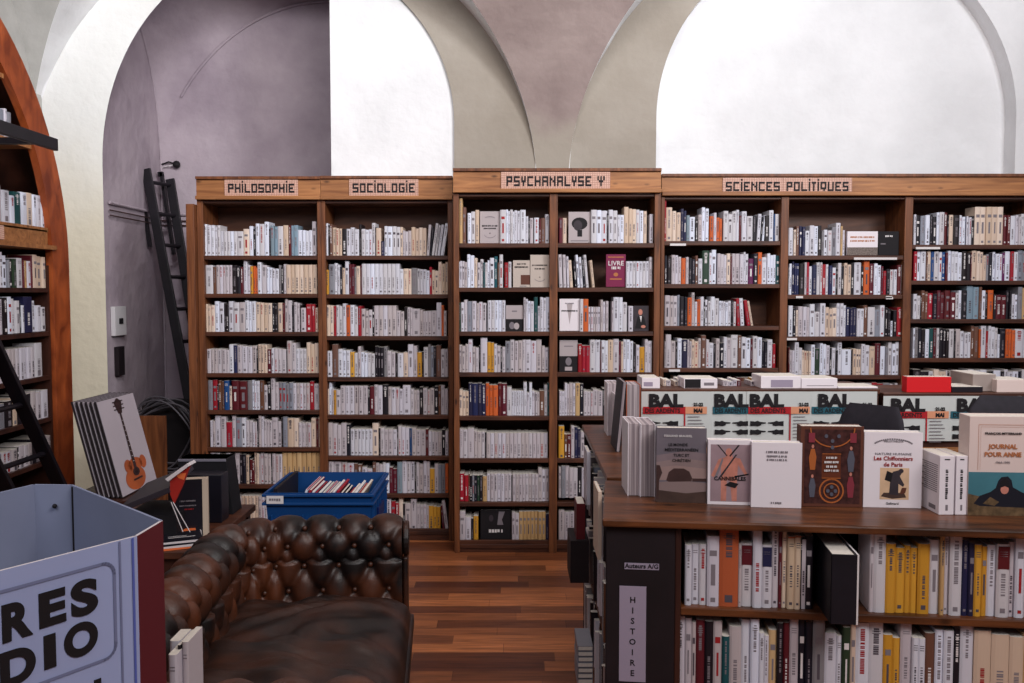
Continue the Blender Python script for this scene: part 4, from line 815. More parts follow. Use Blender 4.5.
# two white books with spines
for i, (a_, b_) in enumerate(((938.5, 953.6), (955, 966.5))):
    p = onp((a_+b_)/2, 515); w_ = W(a_, b_, p.y); h_ = W(0, 60, p.y); r = thing('book', ('left' if i == 0 else 'right')+' one of two white books standing spine out by the Journal', 'book', (p.x, p.y, CZ+.0005), 0)
    mb = MB(); mb.box((-w_/2, 0, 0), (w_/2, .125, h_), WC); mb.build('cover', r, bevel=.001)
    mb = MB(); mb.box((-w_/2+.002, .004, h_), (w_/2-.002, .122, h_+.0006), PAGE); mb.build('pages', r)
    o_ = marks(r, 0, 0, h_*.5, .007, INK, 0); o_.rotation_euler = (0, -math.pi/2, 0); o_.location = (.003, -.0004, h_*.52)
    mb = MB(); mb.box((-w_*.18, -.0006, h_*.93), (w_*.18, 0, h_*.95), INK); mb.box((-w_*.06, -.0006, .012), (w_*.1, 0, .028), GREYINK)
    if i == 0:
        for k_ in range(14):
            z_ = h_*(.82-.035*k_); mb.box((-w_/2-.0006, .012, z_), (-w_/2, .105-(k_ % 3)*.01, z_+.0022), GREYINK)
        mb.box((-w_/2-.0006, .02, .01), (-w_/2, .06, .022), GREYINK)
    mb.build('back_cover_text', r)
# journal pour anne
p = onp(1004.5, 516); w_ = W(968, 1041, p.y); h_ = W(0, 101, p.y); CRM = mat('cream_cover', (214, 194, 188), .5); TEAL = mat('print_teal_sky', (66, 116, 128), .5, noise=.2, nscale=5); DFG = mat('print_night_figure', (26, 26, 36), .5); FLD = mat('print_field', (96, 76, 54), .5, noise=.5, nscale=50)
r = face_book('large cream book titled JOURNAL POUR ANNE with a dark figure on a teal band', (p.x, p.y, CZ+.0005), w_, h_, .07, CRM, ang*.6, 0)
art(r, w_, h_, [(R(0, .0, 1, .44), TEAL), ([(0, 0), (1, 0), (1, .2), (.7, .16), (.3, .17), (0, .22)], FLD), ([(.08, .12), (.16, .2), (.3, .24), (.37, .28), (.4, .35), (.44, .39), (.53, .4), (.58, .36), (.6, .29), (.7, .25), (.84, .2), (.96, .17), (1, .11), (.8, .07), (.3, .06)], DFG), (Elp(.49, .265, .055, .045), FLS), ([(.42, .28), (.43, .35), (.49, .38), (.55, .35), (.56, .28), (.49, .3)], INK), ([(.2, .12), (.36, .1), (.42, .14), (.3, .19)], FLD), ([(0, 0), (1, 0), (1, .08), (0, .1)], FLD),
  (R(.12, .915, .88, .919), ORINK), (R(.12, .46, .124, .919), ORINK), (R(.876, .46, .88, .919), ORINK), (R(.15, .895, .85, .897), ORINK), (R(.15, .46, .152, .897), ORINK)])
text('FRANÇOIS MITTERRAND', .0088, INK, r, (-.01, -.0022, .82*h_), off=.0002); text('JOURNAL', .0175, ORINK, r, (-.01, -.0022, .68*h_), off=.0005); text('POUR ANNE', .0175, ORINK, r, (-.01, -.0022, .6*h_), off=.0005); text('1964-1970', .009, GREYINK, r, (-.01, -.0022, .53*h_))
# ---------------------------------------------------------------- back desk with hanging posters
HY = 3.78
def hutch(label, u0, u1, vt, ledge, depth=.34):
    a = PY(u0, vt, HY); b = PY(u1, vt, HY); r = thing('desk_unit', label, 'desk', ((a.x+b.x)/2, HY, 0)); w2 = (b.x-a.x)/2; z = a.z
    def q(n_, p0, p1, m): mb = MB(); mb.box(p0, p1, m); mb.build(n_, r, bevel=.002)
    q('top_board', (-w2, -.012, z-.02), (w2, depth, z), W_SHELF); q('front_panel', (-w2, 0, .0), (w2, .016, z-.02), W_DARK)
    q('side_panel', (-w2, .016, 0), (-w2+.018, depth, z-.02), W_DARK); q('side_panel', (w2-.018, .016, 0), (w2, depth, z-.02), W_DARK)
    zl = PY(900, 447, HY).z; q('ledge', (-w2, -.06, zl-.02), (w2, -.0, zl), W_HEAD)
    return r, z
h1, hz1 = hutch('dark wooden desk unit with BAL posters pinned along its front, behind the counter', 641, 879, 389, 1)
h2, hz2 = hutch('dark wooden desk unit at right carrying the red boxed book', 882.5, 1075, 393, 1)
PAP = mat('poster_paper', (188, 190, 188), .7); PRED = mat('poster_red', (166, 26, 34), .6); PTEAL = mat('poster_teal', (32, 84, 98), .6); PORG = mat('poster_salmon', (206, 140, 108), .6)
full_ = lambda w2: w2*2 > .24
def poster(label, u0, u1, v0, v1, band, k):
    Y = HY-.014-.003*k; a = PY(u0, v0, Y); b = PY(u1, v1, Y); w2 = (b.x-a.x)/2; h = a.z-b.z; s = w2*2/.272 if True else 1
    r = thing('poster', label, 'poster', ((a.x+b.x)/2, Y, b.z), group='BAL posters on the desk fronts'); fw = .278
    mb = MB(); x0 = -w2
    g = []
    for zz in (0, h*.5, h): g.append([(-w2+2*w2*i/8, .0015*math.sin(i*1.3), zz) for i in range(9)])
    mb.grid(g, PAP); mb.build('sheet', r)
    bx0 = x0+(.03 if k == 1 and full_(w2) else .01); text('BAL', .074, INK, r, (bx0, -.003, h-.064), off=.0042, align='LEFT', sx=1.12, name='lettering')
    full = w2*2 > .24; bw = min(2*w2-.002, .185 if full else 2*w2)
    mb = MB(); mb.box((x0+.006, -.0032, h-.094), (x0+bw, -.0026, h-.064), band)
    if band is PRED: mb.box((x0+bw-.006, -.0032, 0), (x0+bw, -.0026, h-.094), band)
    if full: mb.box((x0+bw, -.0032, h-.094), (min(w2-.004, x0+bw+.09), -.0026, h-.064), PORG)
    mb.build('colour_band', r)
    text('DES ARDENTS', .026, INK, r, (x0+.014, -.004, h-.089), off=.0006, align='LEFT', sx=.9 if full else .8)
    if full:
        text('21-22', .019, INK, r, (x0+bw+.034, -.004, h-.061), off=.0012, align='LEFT', sx=.9); text('MAI', .023, INK, r, (x0+bw+.034, -.004, h-.088), off=.0014, align='LEFT', sx=.95)
        mb = MB()
        for i in range(7): mb.box((x0+bw+.01, -.0032, h-.108-i*.0145), (x0+bw+.06+(i % 3)*.008, -.0028, h-.105-i*.0145), GREYINK)
        mb.build('small_print', r)
    # pointing hands
    mb = MB()
    for i in range(3):
        for sgn, cx_ in ((1, .048), (-1, .122)):
            zc_ = h-.135-i*.036; X = lambda t: x0+cx_+sgn*t*1.1
            if zc_ < .012: continue
            mb.face([(X(p), -.0032, zc_+q*1.2) for p, q in ((-.03, -.009), (-.03, .009), (-.012, .007), (-.002, .010), (.008, .006), (.03, .004), (.03, .0005), (.012, -.001), (.012, -.006), (.0, -.009), (-.012, -.007))], INK)
    mb.build('pointing_hands', r)
    return r
poster('white BAL poster with a red band, leftmost on the desk', 641.5, 711, 391.5, 442, PRED, 1)
poster('white BAL poster with a teal band, cut by its right neighbour', 711.5, 748, 391.5, 442, PTEAL, 1)
poster('white BAL poster with a red band, third along the desk', 747, 810, 391.5, 442, PRED, 2)
poster('white BAL poster with a teal band, partly behind the left chair', 810.5, 876, 391.5, 442, PTEAL, 1)
poster('white BAL poster with a red band, right of the gap in the desks', 883.5, 949, 396, 441, PRED, 1)
poster('white BAL poster with a teal band, behind the right chair', 949.5, 1020, 396, 441, PTEAL, 1)
def lying(label, u0, u1, vt, zt, m, dep=.15, top=None, dy=.02, rz=0, detail=None):
    Y = HY+dy; a = PY(u0, vt, Y); b = PY(u1, vt, Y); w_ = b.x-a.x; h_ = a.z-zt
    r = thing('book', label, 'book', ((a.x+b.x)/2, Y, zt+.0005), rz); mb = MB(); mb.box((-w_/2, 0, 0), (w_/2, dep, h_), m); mb.build('cover', r, bevel=.0015)
    mb = MB(); mb.box((-w_/2+.003, .003, h_), (w_/2-.003, dep-.003, h_+.0008), top or PAGE); mb.build('pages', r)
    if detail: mb = MB(); [mb.box((-w_/2+w_*x0, -.0008, h_*z0), (-w_/2+w_*x1, 0, h_*z1), mm) for x0, z0, x1, z1, mm in detail]; mb.build('cover_picture', r)
    return r
lying('white thick book lying on the left desk end', 634+8, 660, 378, hz1, WC, detail=[(.1, .2, .6, .6, LBL)])
lying('book with a black photo panel lying on the left desk', 684, 717.5, 378.8, hz1, WC, detail=[(.03, .05, .5, .95, INK), (.6, .3, .9, .6, GREYINK)])
lying('large white boxed book with a grey panel on the left desk', 761, 801, 376.3, hz1, WC, detail=[(.25, .1, .8, .7, LBL)])
lying('plain white book right of the boxed one on the left desk', 801.5, 837.5, 378.5, hz1, WC, detail=[(.15, .25, .9, .3, GREYINK)])
lying('flat white sheet stack on the right part of the left desk', 838, 878, 386.8, hz1, WC)
lying('bright red boxed book standing on the right desk', 907, 951.5, 377, hz2, mat('bright_red_cloth', (206, 24, 32), .55), .05)
lying('thin black book lying beside the red box', 952, 983, 387, hz2, bookmats('k'))
lying('grey thick book standing at an angle on the right desk', 973, 996, 374.5, hz2, mat('warm_grey_cloth', (150, 136, 130), .7), .2, rz=.0, dy=.06)
lying('pale thick book at the right edge on the right desk', 997, 1030, 380, hz2, CRM)
for i, (a_, b_, c_) in enumerate(((663, 666, 'c'), (666, 671, 'v'), (674.5, 678, 'c'), (678, 681.5, 'v'), (723, 728.5, 'v'), (728.5, 733, 'v'), (733.5, 737, 'v'), (737, 741, 'd'), (751, 754.5, 'v'), (755, 759.5, 'y'))):
    Y = HY+.12; a = PY(a_, 379.5+(i % 3), Y); b = PY(b_, 380, Y); mb = MB(); bookmesh(mb, (b.x-a.x)*.96, a.z-hz1, .12, c_, Matrix(), 3)
    tag(mb.build('book', loc=((a.x+b.x)/2, Y, hz1+.0005)), '%s small %s book standing on the left desk, counting from its left end' % (ORD[i], PAL[c_][1]), 'book', 'small books standing on the left desk')
# ---------------------------------------------------------------- office chairs
CHB = mat('black_upholstery', (34, 30, 38), .75, noise=.2, nscale=40); CHM = mat('black_plastic', (22, 20, 24), .4)
def chair(label, loc, rz, zt, W_B=.16):
    r = thing('office_chair', label, 'chair', loc, rz, 'black office chairs behind the counter')
    mb = MB(); g = []
    for j in range(9):
        z = -.19+.38*j/8; t = abs(z)/.19; hw = W_B*(1-.3*t**3.5); g.append([(hw*math.cos(2*math.pi*k/24)*(1), .035*math.sin(2*math.pi*k/24)*(1-.6*t**4)+.06*(hw*math.cos(2*math.pi*k/24)/.22)**2*-1, z) for k in range(24)])
    mb.grid(g, CHB, closed=True); mb.face(g[0][::-1], CHB); mb.face(g[-1], CHB); o = mb.build('backrest', r, smooth=True, loc=(0, .2, zt-.19)); o.rotation_euler = (-.12, 0, 0)
    mb = MB(); g = [[(.23*s_*math.cos(a), .22*s_*math.sin(a), z) for a in [2*math.pi*k/24 for k in range(24)]] for s_, z in ((.2, .44), (.92, .44), (1, .47), (.97, .5), (.8, .515), (.1, .515))]
    mb.grid(g, CHB, closed=True); mb.face(g[-1], CHB); mb.build('seat', r, smooth=True)
    mb = MB(); mb.tube([(0, .05, .45), (0, .2, .46), (0, .25, .6), (0, .235, zt-.2)], .018, CHM); mb.build('back_support', r)
    mb = MB(); mb.tube([(0, 0, .1), (0, 0, .45)], .025, CHM, 12); mb.build('post', r)
    for k in range(5):
        a = 2*math.pi*k/5; mb = MB(); mb.tube([(0, 0, .11), (.27*math.cos(a), .27*math.sin(a), .07)], [.022, .014], CHM); l = mb.build('leg', r)
        mb = MB(); mb.ball((.27*math.cos(a), .27*math.sin(a), .03), .03, CHM, sx=.6, seg=10); mb.build('caster', l)
def chair_at(label, px, v, Y, deg, wb):
    a = PY(px, v, Y); r = math.radians(deg); chair(label, (a.x+.2*math.sin(r), Y-.2*math.cos(r), 0), r, a.z, wb)
chair_at('black office chair left, in front of the teal banded poster', 872, 405, 3.3, -50, .135)
chair_at('black office chair at the right edge behind the Journal book', 1022, 396.5, 3.3, -15, .2)
# front facing books on the back shelves
def shelfface(label, Y, u0, u1, vt, vb, m, polys=(), txt=(), t=.02, lean=.04, rz=0):
    yy = Y+.05; a = PY(u0, vb, yy); b = PY(u1, vb, yy); c_ = PY(u0, vt, yy); w_ = b.x-a.x; h_ = c_.z-a.z
    r = face_book(label, ((a.x+b.x)/2, yy, a.z+.001), w_, h_, t, m, rz, 0); 
    if polys: art(r, w_, h_, polys)
    for q, s_, tt, mm in txt:
        if tt == 'LIVRE': text(tt, s_*h_, mm, r, (0, -.0012, q*h_), off=.0004)
        elif tt == '*': marks(r, 0, q*h_, .008, .005, mm)
        else: marks(r, 0, q*h_, w_*min(.8, .09*len(tt)), s_*h_*.6, mm)
    return r
GC = mat('pale_grey_cover', (172, 160, 162), .5); MAG = mat('magenta_cover', (118, 22, 66), .5); BGC = mat('beige_cover', (186, 172, 162), .5)
shelfface('grey book face out with round emblem, top row, PSYCHANALYSE bookcase left bay', YP, 480, 500, 211.5, 243.3, GC, ring(.5, .3, .3, .14, .02, GREYINK, math.pi*1.1, math.pi*1.9)+ring(.5, .78, .25, .06, .02, GREYINK, .2, 2.9), [(.52, .08, 'LA PSYCHE', INK), (.44, .07, 'HUMAINE', INK), (.3, .06, '*', INK)])
shelfface('beige book face out with a brown square on its cover', YP, 513, 529.8, 260.5, 287.5, BGC, [(R(.46, .1, 1, .46), BRN), (R(.4, .03, .8, .06), GREYINK)], [(.84, .08, 'ÉTUDES', INK), (.72, .1, 'LE MALAISE', INK)])
shelfface('grey book face out right of the brown square cover', YP, 530.3, 550 - .8, 255, 287.5, BGC, ring(.5, .3, .3, .12, .02, GREYINK, math.pi*1.1, math.pi*1.9), [(.66, .07, 'LE TRANSFERT', INK), (.55, .07, 'ESSAIS', INK), (.3, .06, '*', INK)])
shelfface('grey and black book face out with a portrait photo, third row', YP, 506, 523, 305.5, 331.4, GC, [(R(0, 0, 1, .47), INK), (Elp(.35, .22, .16, .14), GREYINK), (Elp(.62, .2, .16, .13), GC), (R(.35, .75, .65, .8), GREYINK)])
shelfface('large black book face out on the bottom row, PSYCHANALYSE bookcase', YP, 480.5, 511, 510, 543.3, INK, [([(.55, .55), (.6, .95), (.8, .95), (.7, .7), (.75, .55)], GREYINK), (Elp(.35, .75, .07, .1), DK)], [(.32, .16, 'FREUD', WHINK)])
shelfface('pale book face out with a dark woolly head, PSYCHANALYSE bookcase right bay', YP, 568.5, 590.5, 212, 243, GC, [(Elp(.5, .62, .36, .2), INK), (Elp(.42, .56, .2, .17), DK), (R(.4, .2, .62, .42), INK), (R(.1, .05, .9, .08), GREYINK)])
shelfface('magenta book face out titled LIVRE, second row', YP, 606, 625.5, 254.5, 287, MAG, [(R(.1, .9, .9, .93), ORINK), (Elp(.5, .38, .12, .06), ORINK), (R(.2, .22, .8, .26), ORINK)], [(.66, .2, 'LIVRE', WHINK), (.54, .14, 'ROUGE', WHINK)])
shelfface('white book face out at the left end of the third row', YP, 559.5, 579.5, 299, 331, WC, [([(.35, .85), (.65, .85), (.5, .2)], GC)], [(.84, .06, 'ESSAI', GREYINK), (.6, .08, 'PSYCHANALYSE', INK)])
shelfface('book face out with a seated man photo, third row right end', YP, 633.5, 648.5, 306, 331.3, DK, [(Elp(.45, .75, .14, .12), FLS), ([(.1, .1), (.9, .1), (.7, .55), (.5, .65), (.25, .55)], INK), ([(.4, .6), (.55, .6), (.5, .35)], WHINK), (Elp(.65, .18, .16, .06), FLS)])
shelfface('grey book face out with a dark portrait below, left of three red volumes', YP, 559.5, 577.5, 340.5, 372, GC, [(R(0, 0, 1, .5), INK), (Elp(.5, .33, .17, .13), GREYINK), (R(.3, .04, .7, .16), GC), (R(.25, .8, .75, .83), GREYINK)])
shelfface('wide book face out with white cover over a crowd photo, politics bookcase', YS, 847, 877.5, 231.5, 255.3, WC, [(R(0, 0, 1, .33), mat('print_crowd', (110, 98, 92), .6, noise=.7, nscale=160))], [(.72, .12, 'Une histoire', ORINK), (.56, .12, 'populaire', ORINK)])
shelfface('black book face out right of the crowd photo cover', YS, 878.3, 898.5, 231.5, 255.3, INK, [(R(.1, .45, .35, .5), GREYINK)], [(.76, .12, 'NOAM', WHINK)])
# ---------------------------------------------------------------- chesterfield sofa
def leather(name, c1, c2, rough=.38):
    m = bpy.data.materials.new(name); m.use_nodes = True; MATS[name] = m; nt = m.node_tree; b = nt.nodes['Principled BSDF']; b.inputs['Roughness'].default_value = rough; b.inputs['Specular IOR Level'].default_value = .5
    tc = nt.nodes.new('ShaderNodeTexCoord'); n = nt.nodes.new('ShaderNodeTexNoise'); n.inputs['Scale'].default_value = 5; n.inputs['Detail'].default_value = 8
    nt.links.new(tc.outputs['Object'], n.inputs['Vector']); cr = nt.nodes.new('ShaderNodeValToRGB'); cr.color_ramp.elements[0].position = .38; cr.color_ramp.elements[1].position = .68
    cr.color_ramp.elements[0].color = (*lin(c1), 1); cr.color_ramp.elements[1].color = (*lin(c2), 1); nt.links.new(n.outputs['Fac'], cr.inputs['Fac']); nt.links.new(cr.outputs['Color'], b.inputs['Base Color'])
    v = nt.nodes.new('ShaderNodeTexVoronoi'); v.inputs['Scale'].default_value = 160; nt.links.new(tc.outputs['Object'], v.inputs['Vector'])
    bp = nt.nodes.new('ShaderNodeBump'); bp.inputs['Strength'].default_value = .12; bp.inputs['Distance'].default_value = .003; nt.links.new(v.outputs['Distance'], bp.inputs['Height']); nt.links.new(bp.outputs['Normal'], b.inputs['Normal'])
    return m
LE = leather('brown_leather', (20, 11, 10), (92, 46, 23), .46); LE2 = leather('brown_leather_seat', (20, 12, 11), (66, 34, 20), .46)
so = thing('chesterfield_sofa', 'worn brown leather button tufted chesterfield sofa facing the aisle', 'sofa', (-.775, 2.745, 0), math.radians(4.5))
hl = .765; rc = .22; xb = -.27; xf = .40
path = []   # centreline of the roll: (x, y, nx, ny) with n pointing inwards
def seg(a, b, n, k): return [(a[0]+(b[0]-a[0])*i/k, a[1]+(b[1]-a[1])*i/k, n[0], n[1]) for i in range(k)]
path += seg((xf, -hl), (xb+rc, -hl), (0, 1), 44)
path += [(xb+rc-rc*math.sin(a), -hl+rc-rc*math.cos(a), math.sin(a), math.cos(a)) for a in [math.pi/2*i/22 for i in range(22)]]
path += seg((xb, -hl+rc), (xb, hl-rc), (1, 0), 90)
path += [(xb+rc-rc*math.cos(a), hl-rc+rc*math.sin(a), math.cos(a), -math.sin(a)) for a in [math.pi/2*i/22 for i in range(22)]]
path += seg((xb+rc, hl), (xf, hl), (0, -1), 44)+[(xf, hl, 0, -1)]
S = [0]
for p, q in zip(path, path[1:]): S.append(S[-1]+math.hypot(q[0]-p[0], q[1]-p[1]))
# profile: (inward offset, z, normal inward, normal z, tufted t or None)
prof = []
for i in range(22): t = i/22; prof.append((.085, .38+.18*t, 1, 0))
rad = .092; cz_ = .62
a0 = -.85
for i in range(40):
    a = a0+(math.pi+.85+.9)*i/39; prof.append((rad*math.cos(a)+.0, cz_+rad*math.sin(a), math.cos(a), math.sin(a)))
for i in range(1, 8): t = i/7; prof.append((-.055, .56-.44*t, -1, 0))
T = [0]
for p, q in zip(prof, prof[1:]): T.append(T[-1]+math.hypot(q[0]-p[0], q[1]-p[1]))
SPX, SPT = .128, .105; tmax = .19+rad*(math.pi*.5+.85+.35)
btn = []; r_ = 0; t = .05
while t < tmax+.02:
    s = S[-1]/2 % SPX+(SPX/2 if r_ % 2 else 0)
    while s < S[-1]-.03: btn.append((s, t)) if s > .05 else None; s += SPX
    t += SPT; r_ += 1
def tuft(s, t):
    if t > tmax+.16: return 0
    best = min((math.hypot((s-a), (t-b)) for a, b in btn if abs(s-a) < .13 and abs(t-b) < .13), default=.13)
    # folds running along the diamond diagonals
    q1 = ((s-S[-1]/2 % SPX)/SPX+(t-.05)/(2*SPT)); q2 = ((s-S[-1]/2 % SPX)/SPX-(t-.05)/(2*SPT))
    f = min(abs(q1-round(q1)), abs(q2-round(q2)))*SPX*1.0
    if t > .05+3*SPT+.01:   # vertical pleats over the roll
        q = (s-S[-1]/2 % SPX)/SPX+.5*(3 % 2); f = abs(q-round(q))*SPX
    fade = 1-max(0, min(1, (t-tmax-.04)/.12))
    return (-.026*math.exp(-(best/.026)**2)-.013*math.exp(-(f/.014)**2)+.009*(1-math.exp(-(f/.04)**2)))*fade
mb = MB(); g = []
for (x, y, nx, ny), s in zip(path, S):
    rw = []
    for (o, z, pn, pz), t in zip(prof, T):
        d = tuft(s, t); oo = o+pn*d; zz = z+pz*d; rw.append((x+nx*oo, y+ny*oo, zz))
    g.append(rw)
mb.grid(g, LE); mb.face(g[0], LE); mb.face(g[-1][::-1], LE)
mb.build('backrest_and_arms', so, smooth=True)
mb = MB()
from bisect import bisect
for s, t in btn[:100]:
    i = min(len(path)-1, bisect(S, s)); j = min(len(prof)-1, bisect(T, t)); x, y, nx, ny = path[i]; o, z, pn, pz = prof[j]; d = -.026
    m2 = MB(); m2.ball((0, 0, 0), .011, LE, seg=8); 
    bo = m2.build('button', so, smooth=True, loc=(x+nx*(o+pn*d), y+ny*(o+pn*d), z+pz*d))
for sy in (-1, 1):
    mb = MB(); c = (xf+.004, sy*hl); pts = [(c[0], c[1]+(.07*math.cos(a)), cz_+.07*math.sin(a)) for a in [2*math.pi*k/24 for k in range(24)]]
    mb.prism(pts, (.022, 0, 0), LE); mb.prism([(xf+.004, c[1]-.05, .12), (xf+.004, c[1]+.05, .12), (xf+.004, c[1]+.06, .56), (xf+.004, c[1]-.06, .56)], (.018, 0, 0), LE); mb.build('arm_front', so, bevel=.006)
mb = MB(); mb.box((xb-.04, -hl+.02, .1), (xf-.01, hl-.02, .33), LE2); mb.build('seat_base', so, bevel=.02)
mb = MB(); g = []; NX, NY = 60, 90
def cush(i, j):
    a = i/NX*2-1; b_ = j/NY*2-1; ex = min(1, (1-abs(a)**8))**.5; ey = min(1, (1-abs(b_)**10))**.5
    x = .085+a*.35; y = b_*(hl-.085); h = .045*(1-a*a)*(1-b_*b_)**.5
    wr = .016*math.sin(9*x+13*y+2*math.sin(7*y))*math.sin(5*y-6*x)+.007*math.sin(26*x-19*y+3*math.sin(9*y))+.009*math.sin(31*x+17*math.sin(6*y))*max(0, 1-abs(a))+.005*math.sin(40*y+9*math.sin(8*x))*max(0, abs(b_)-.3)
    return x, y, .345+.085*min(ex, ey)+h*.9+wr*min(ex, ey)
g = [[cush(i, j) for j in range(NY+1)] for i in range(NX+1)]; mb.grid(g, LE2, flip=True)
e = [g[i][0] for i in range(NX+1)]+[g[NX][j] for j in range(1, NY+1)]+[g[i][NY] for i in range(NX-1, -1, -1)]+[g[0][j] for j in range(NY-1, 0, -1)]
rings = [e]
for q, zz in ((1.03, .34), (1.035, .31), (1.0, .28)): rings.append([((p[0]-.085)*q+.085, p[1]*q if abs(p[1]) < hl-.12 else p[1], zz) for p in e])
mb.grid(rings, LE2, closed=True); mb.build('seat_cushion', so, smooth=True)
for sx, sy in ((xf-.06, hl-.03), (xf-.06, -hl+.03), (xb, hl-.05), (xb, -hl+.05)):
    mb = MB(); mb.lathe([(.001, 0), (.02, 0), (.03, .04), (.035, .1), (.001, .1)], W_DARK, (sx, sy, 0)); mb.build('foot', so, smooth=True)
# ---------------------------------------------------------------- blue crate with magazines
BLU = mat('blue_plastic', (8, 60, 116), .5, noise=.06, nscale=6); zc = .707
cf = PZ(265, 493, zc); cg = PZ(371.5, 493, zc); ch_ = PZ(384, 472, zc); w2 = (cg.x-cf.x)/2; dp = ch_.y-cg.y; HC = .3
tb = thing('stool', 'low dark table hidden behind the sofa carrying the blue crate', 'table', ((cf.x+cg.x)/2, cf.y, 0))
mb = MB(); mb.box((-w2-.02, -.02, zc-HC-.03), (w2+.02, dp+.02, zc-HC-.001), W_DARK); mb.build('top', tb, bevel=.003)
for sx in (-w2, w2-.04):
    for sy in (.01, dp-.05): mb = MB(); mb.box((sx, sy, 0), (sx+.04, sy+.04, zc-HC-.03), W_DARK); mb.build('leg', tb)
cr_ = thing('plastic_crate', 'open blue plastic crate of magazines behind the sofa arm', 'crate', ((cf.x+cg.x)/2, cf.y, zc-HC))
def crate(w2, dp, H, T_=.006, tp=.02):
    mb = MB(); 
    def loop(w, y0, y1, z): return [(-w, y0, z), (w, y0, z), (w, y1, z), (-w, y1, z)]
    mb.grid([loop(w2-tp, tp, dp-tp, 0), loop(w2, 0, dp, H)], BLU, closed=True)
    mb.grid([loop(w2, 0, dp, H), loop(w2-T_, T_, dp-T_, H), loop(w2-T_-tp, T_+tp, dp-tp-T_, T_)], BLU, closed=True)
    mb.face(loop(w2-tp, tp, dp-tp, .0), BLU); mb.face(loop(w2-tp-T_, tp+T_, dp-tp-T_, T_), BLU); return mb
crate(w2, dp, HC).build('body', cr_)
mb = MB()
for z in (HC-.012, HC-.05):
    mb.box((-w2-.012, -.012, z-.004), (w2+.012, 0.004, z+.008), BLU); mb.box((-w2-.012, dp-.004, z-.004), (w2+.012, dp+.012, z+.008), BLU); mb.box((-w2-.012, 0, z-.004), (-w2+.004, dp, z+.008), BLU); mb.box((w2-.004, 0, z-.004), (w2+.012, dp, z+.008), BLU)
mb.build('rim', cr_, bevel=.002)
for k in range(7):
    mb = MB(); y = .03+k*(dp-.06)/6; mb.box((w2-.03, y-.004, .0), (w2+.007, y+.004, HC-.05), BLU); mb.build('rib', cr_)
for k in range(7):
    mb = MB(); x = -w2+.03+k*(2*w2-.06)/6; mb.box((x-.004, -.007, 0), (x+.004, .03, HC-.1), BLU); mb.build('rib', cr_)
mb = MB(); mb.box((w2+.0, dp*.32, HC-.16), (w2+.011, dp*.68, HC-.1), mat('dark_blue_plastic', (6, 30, 84), .5)); mb.build('handle', cr_, bevel=.003)
mb = MB(); mb.box((-w2+.01, -.016, HC-.045), (-w2+.085, -.0125, HC-.01), WHINK); lb = mb.build('label', cr_); marks(lb, -w2+.047, HC-.033, .05, .012, GREYINK, -.0165)
cc = Vector(((cf.x+cg.x)/2, cf.y, zc-HC))
cols = ['white', 'red', 'white', 'black', 'white', 'green', 'white', 'magenta', 'white', 'red', 'black', 'black', 'black', 'cream', 'white', 'cream', 'cream']
CM = dict(white=bookmats('w'), red=bookmats('r'), black=bookmats('k'), green=bookmats('e'), magenta=mat('magenta_cover', (150, 30, 80), .5), cream=bookmats('c'))
for i, cn in enumerate(cols):
    x = -w2+.055+i*.0165; mb = MB(); t = .010; ln = .27+random.uniform(-.03, .03); y0 = .05+random.uniform(0, .05)+(.06 if i < 3 else 0); h = .288+random.uniform(-.012, .012)
    if 10 <= i <= 12: h -= .02
    mb.box((-t/2, 0, 0), (t/2, ln, h), CM[cn]); mb.box((-t/2+.002, .002, h), (t/2-.002, ln-.002, h+.0006), PAGE if i % 3 else CM['red'])
    if cn != 'black': mb.box((t/2, .03, h*.55), (t/2+.0004, ln-.04, h*.8), CM[random.choice(['red', 'black', 'magenta'])])
    o = mb.build('magazine', loc=cc+Vector((x, y0, .012))); o.rotation_euler = (0, .36, 0); tag(o, '%s magazine leaning in the blue crate, %s from its left side' % (cn, ordw(i)), 'magazine', 'magazines in the blue crate')
mb = MB(); mb.box((-.008, 0, 0), (.008, dp*.86, .30), bookmats('k')); mb.box((-.006, .003, .3), (.006, dp*.86-.003, .3006), W_BLACK); o = mb.build('folder', loc=cc+Vector((-w2+.032, .03, .012)), rot=(0, .02, 0)); tag(o, 'black folder standing along the left inner side of the blue crate', 'folder')
# ---------------------------------------------------------------- display table with black books, left behind the sofa
tz_ = .60; tA = PZ(118, 548, tz_); ty0 = 3.42; ty1 = 4.2; tx0 = -1.98; tx1 = PZ(238, 519, tz_).x
tt_ = thing('display_table', 'dark wooden display table beside the sofa back, holding black books', 'table', ((tx0+tx1)/2, (ty0+ty1)/2, 0)); w_, d_ = (tx1-tx0)/2, (ty1-ty0)/2
mb = MB(); mb.box((-w_, -d_, tz_-.03), (w_, d_, tz_), W_SHELF); mb.build('table_top', tt_, bevel=.004)
mb = MB(); mb.box((-w_+.03, -d_+.03, tz_-.1), (w_-.03, d_-.03, tz_-.03), W_DARK); mb.build('apron', tt_)
for sx in (-w_+.02, w_-.06):
    for sy in (-d_+.02, d_-.06): mb = MB(); mb.box((sx, sy, 0), (sx+.04, sy+.04, tz_-.03), W_DARK); mb.build('leg', tt_)
BKS = mat('black_gloss_cover', (26, 24, 32), .3); BKM = mat('black_matt_cover', (20, 18, 24), .7, noise=.2); CE = mat('cream_page_block', (186, 168, 150), .8)
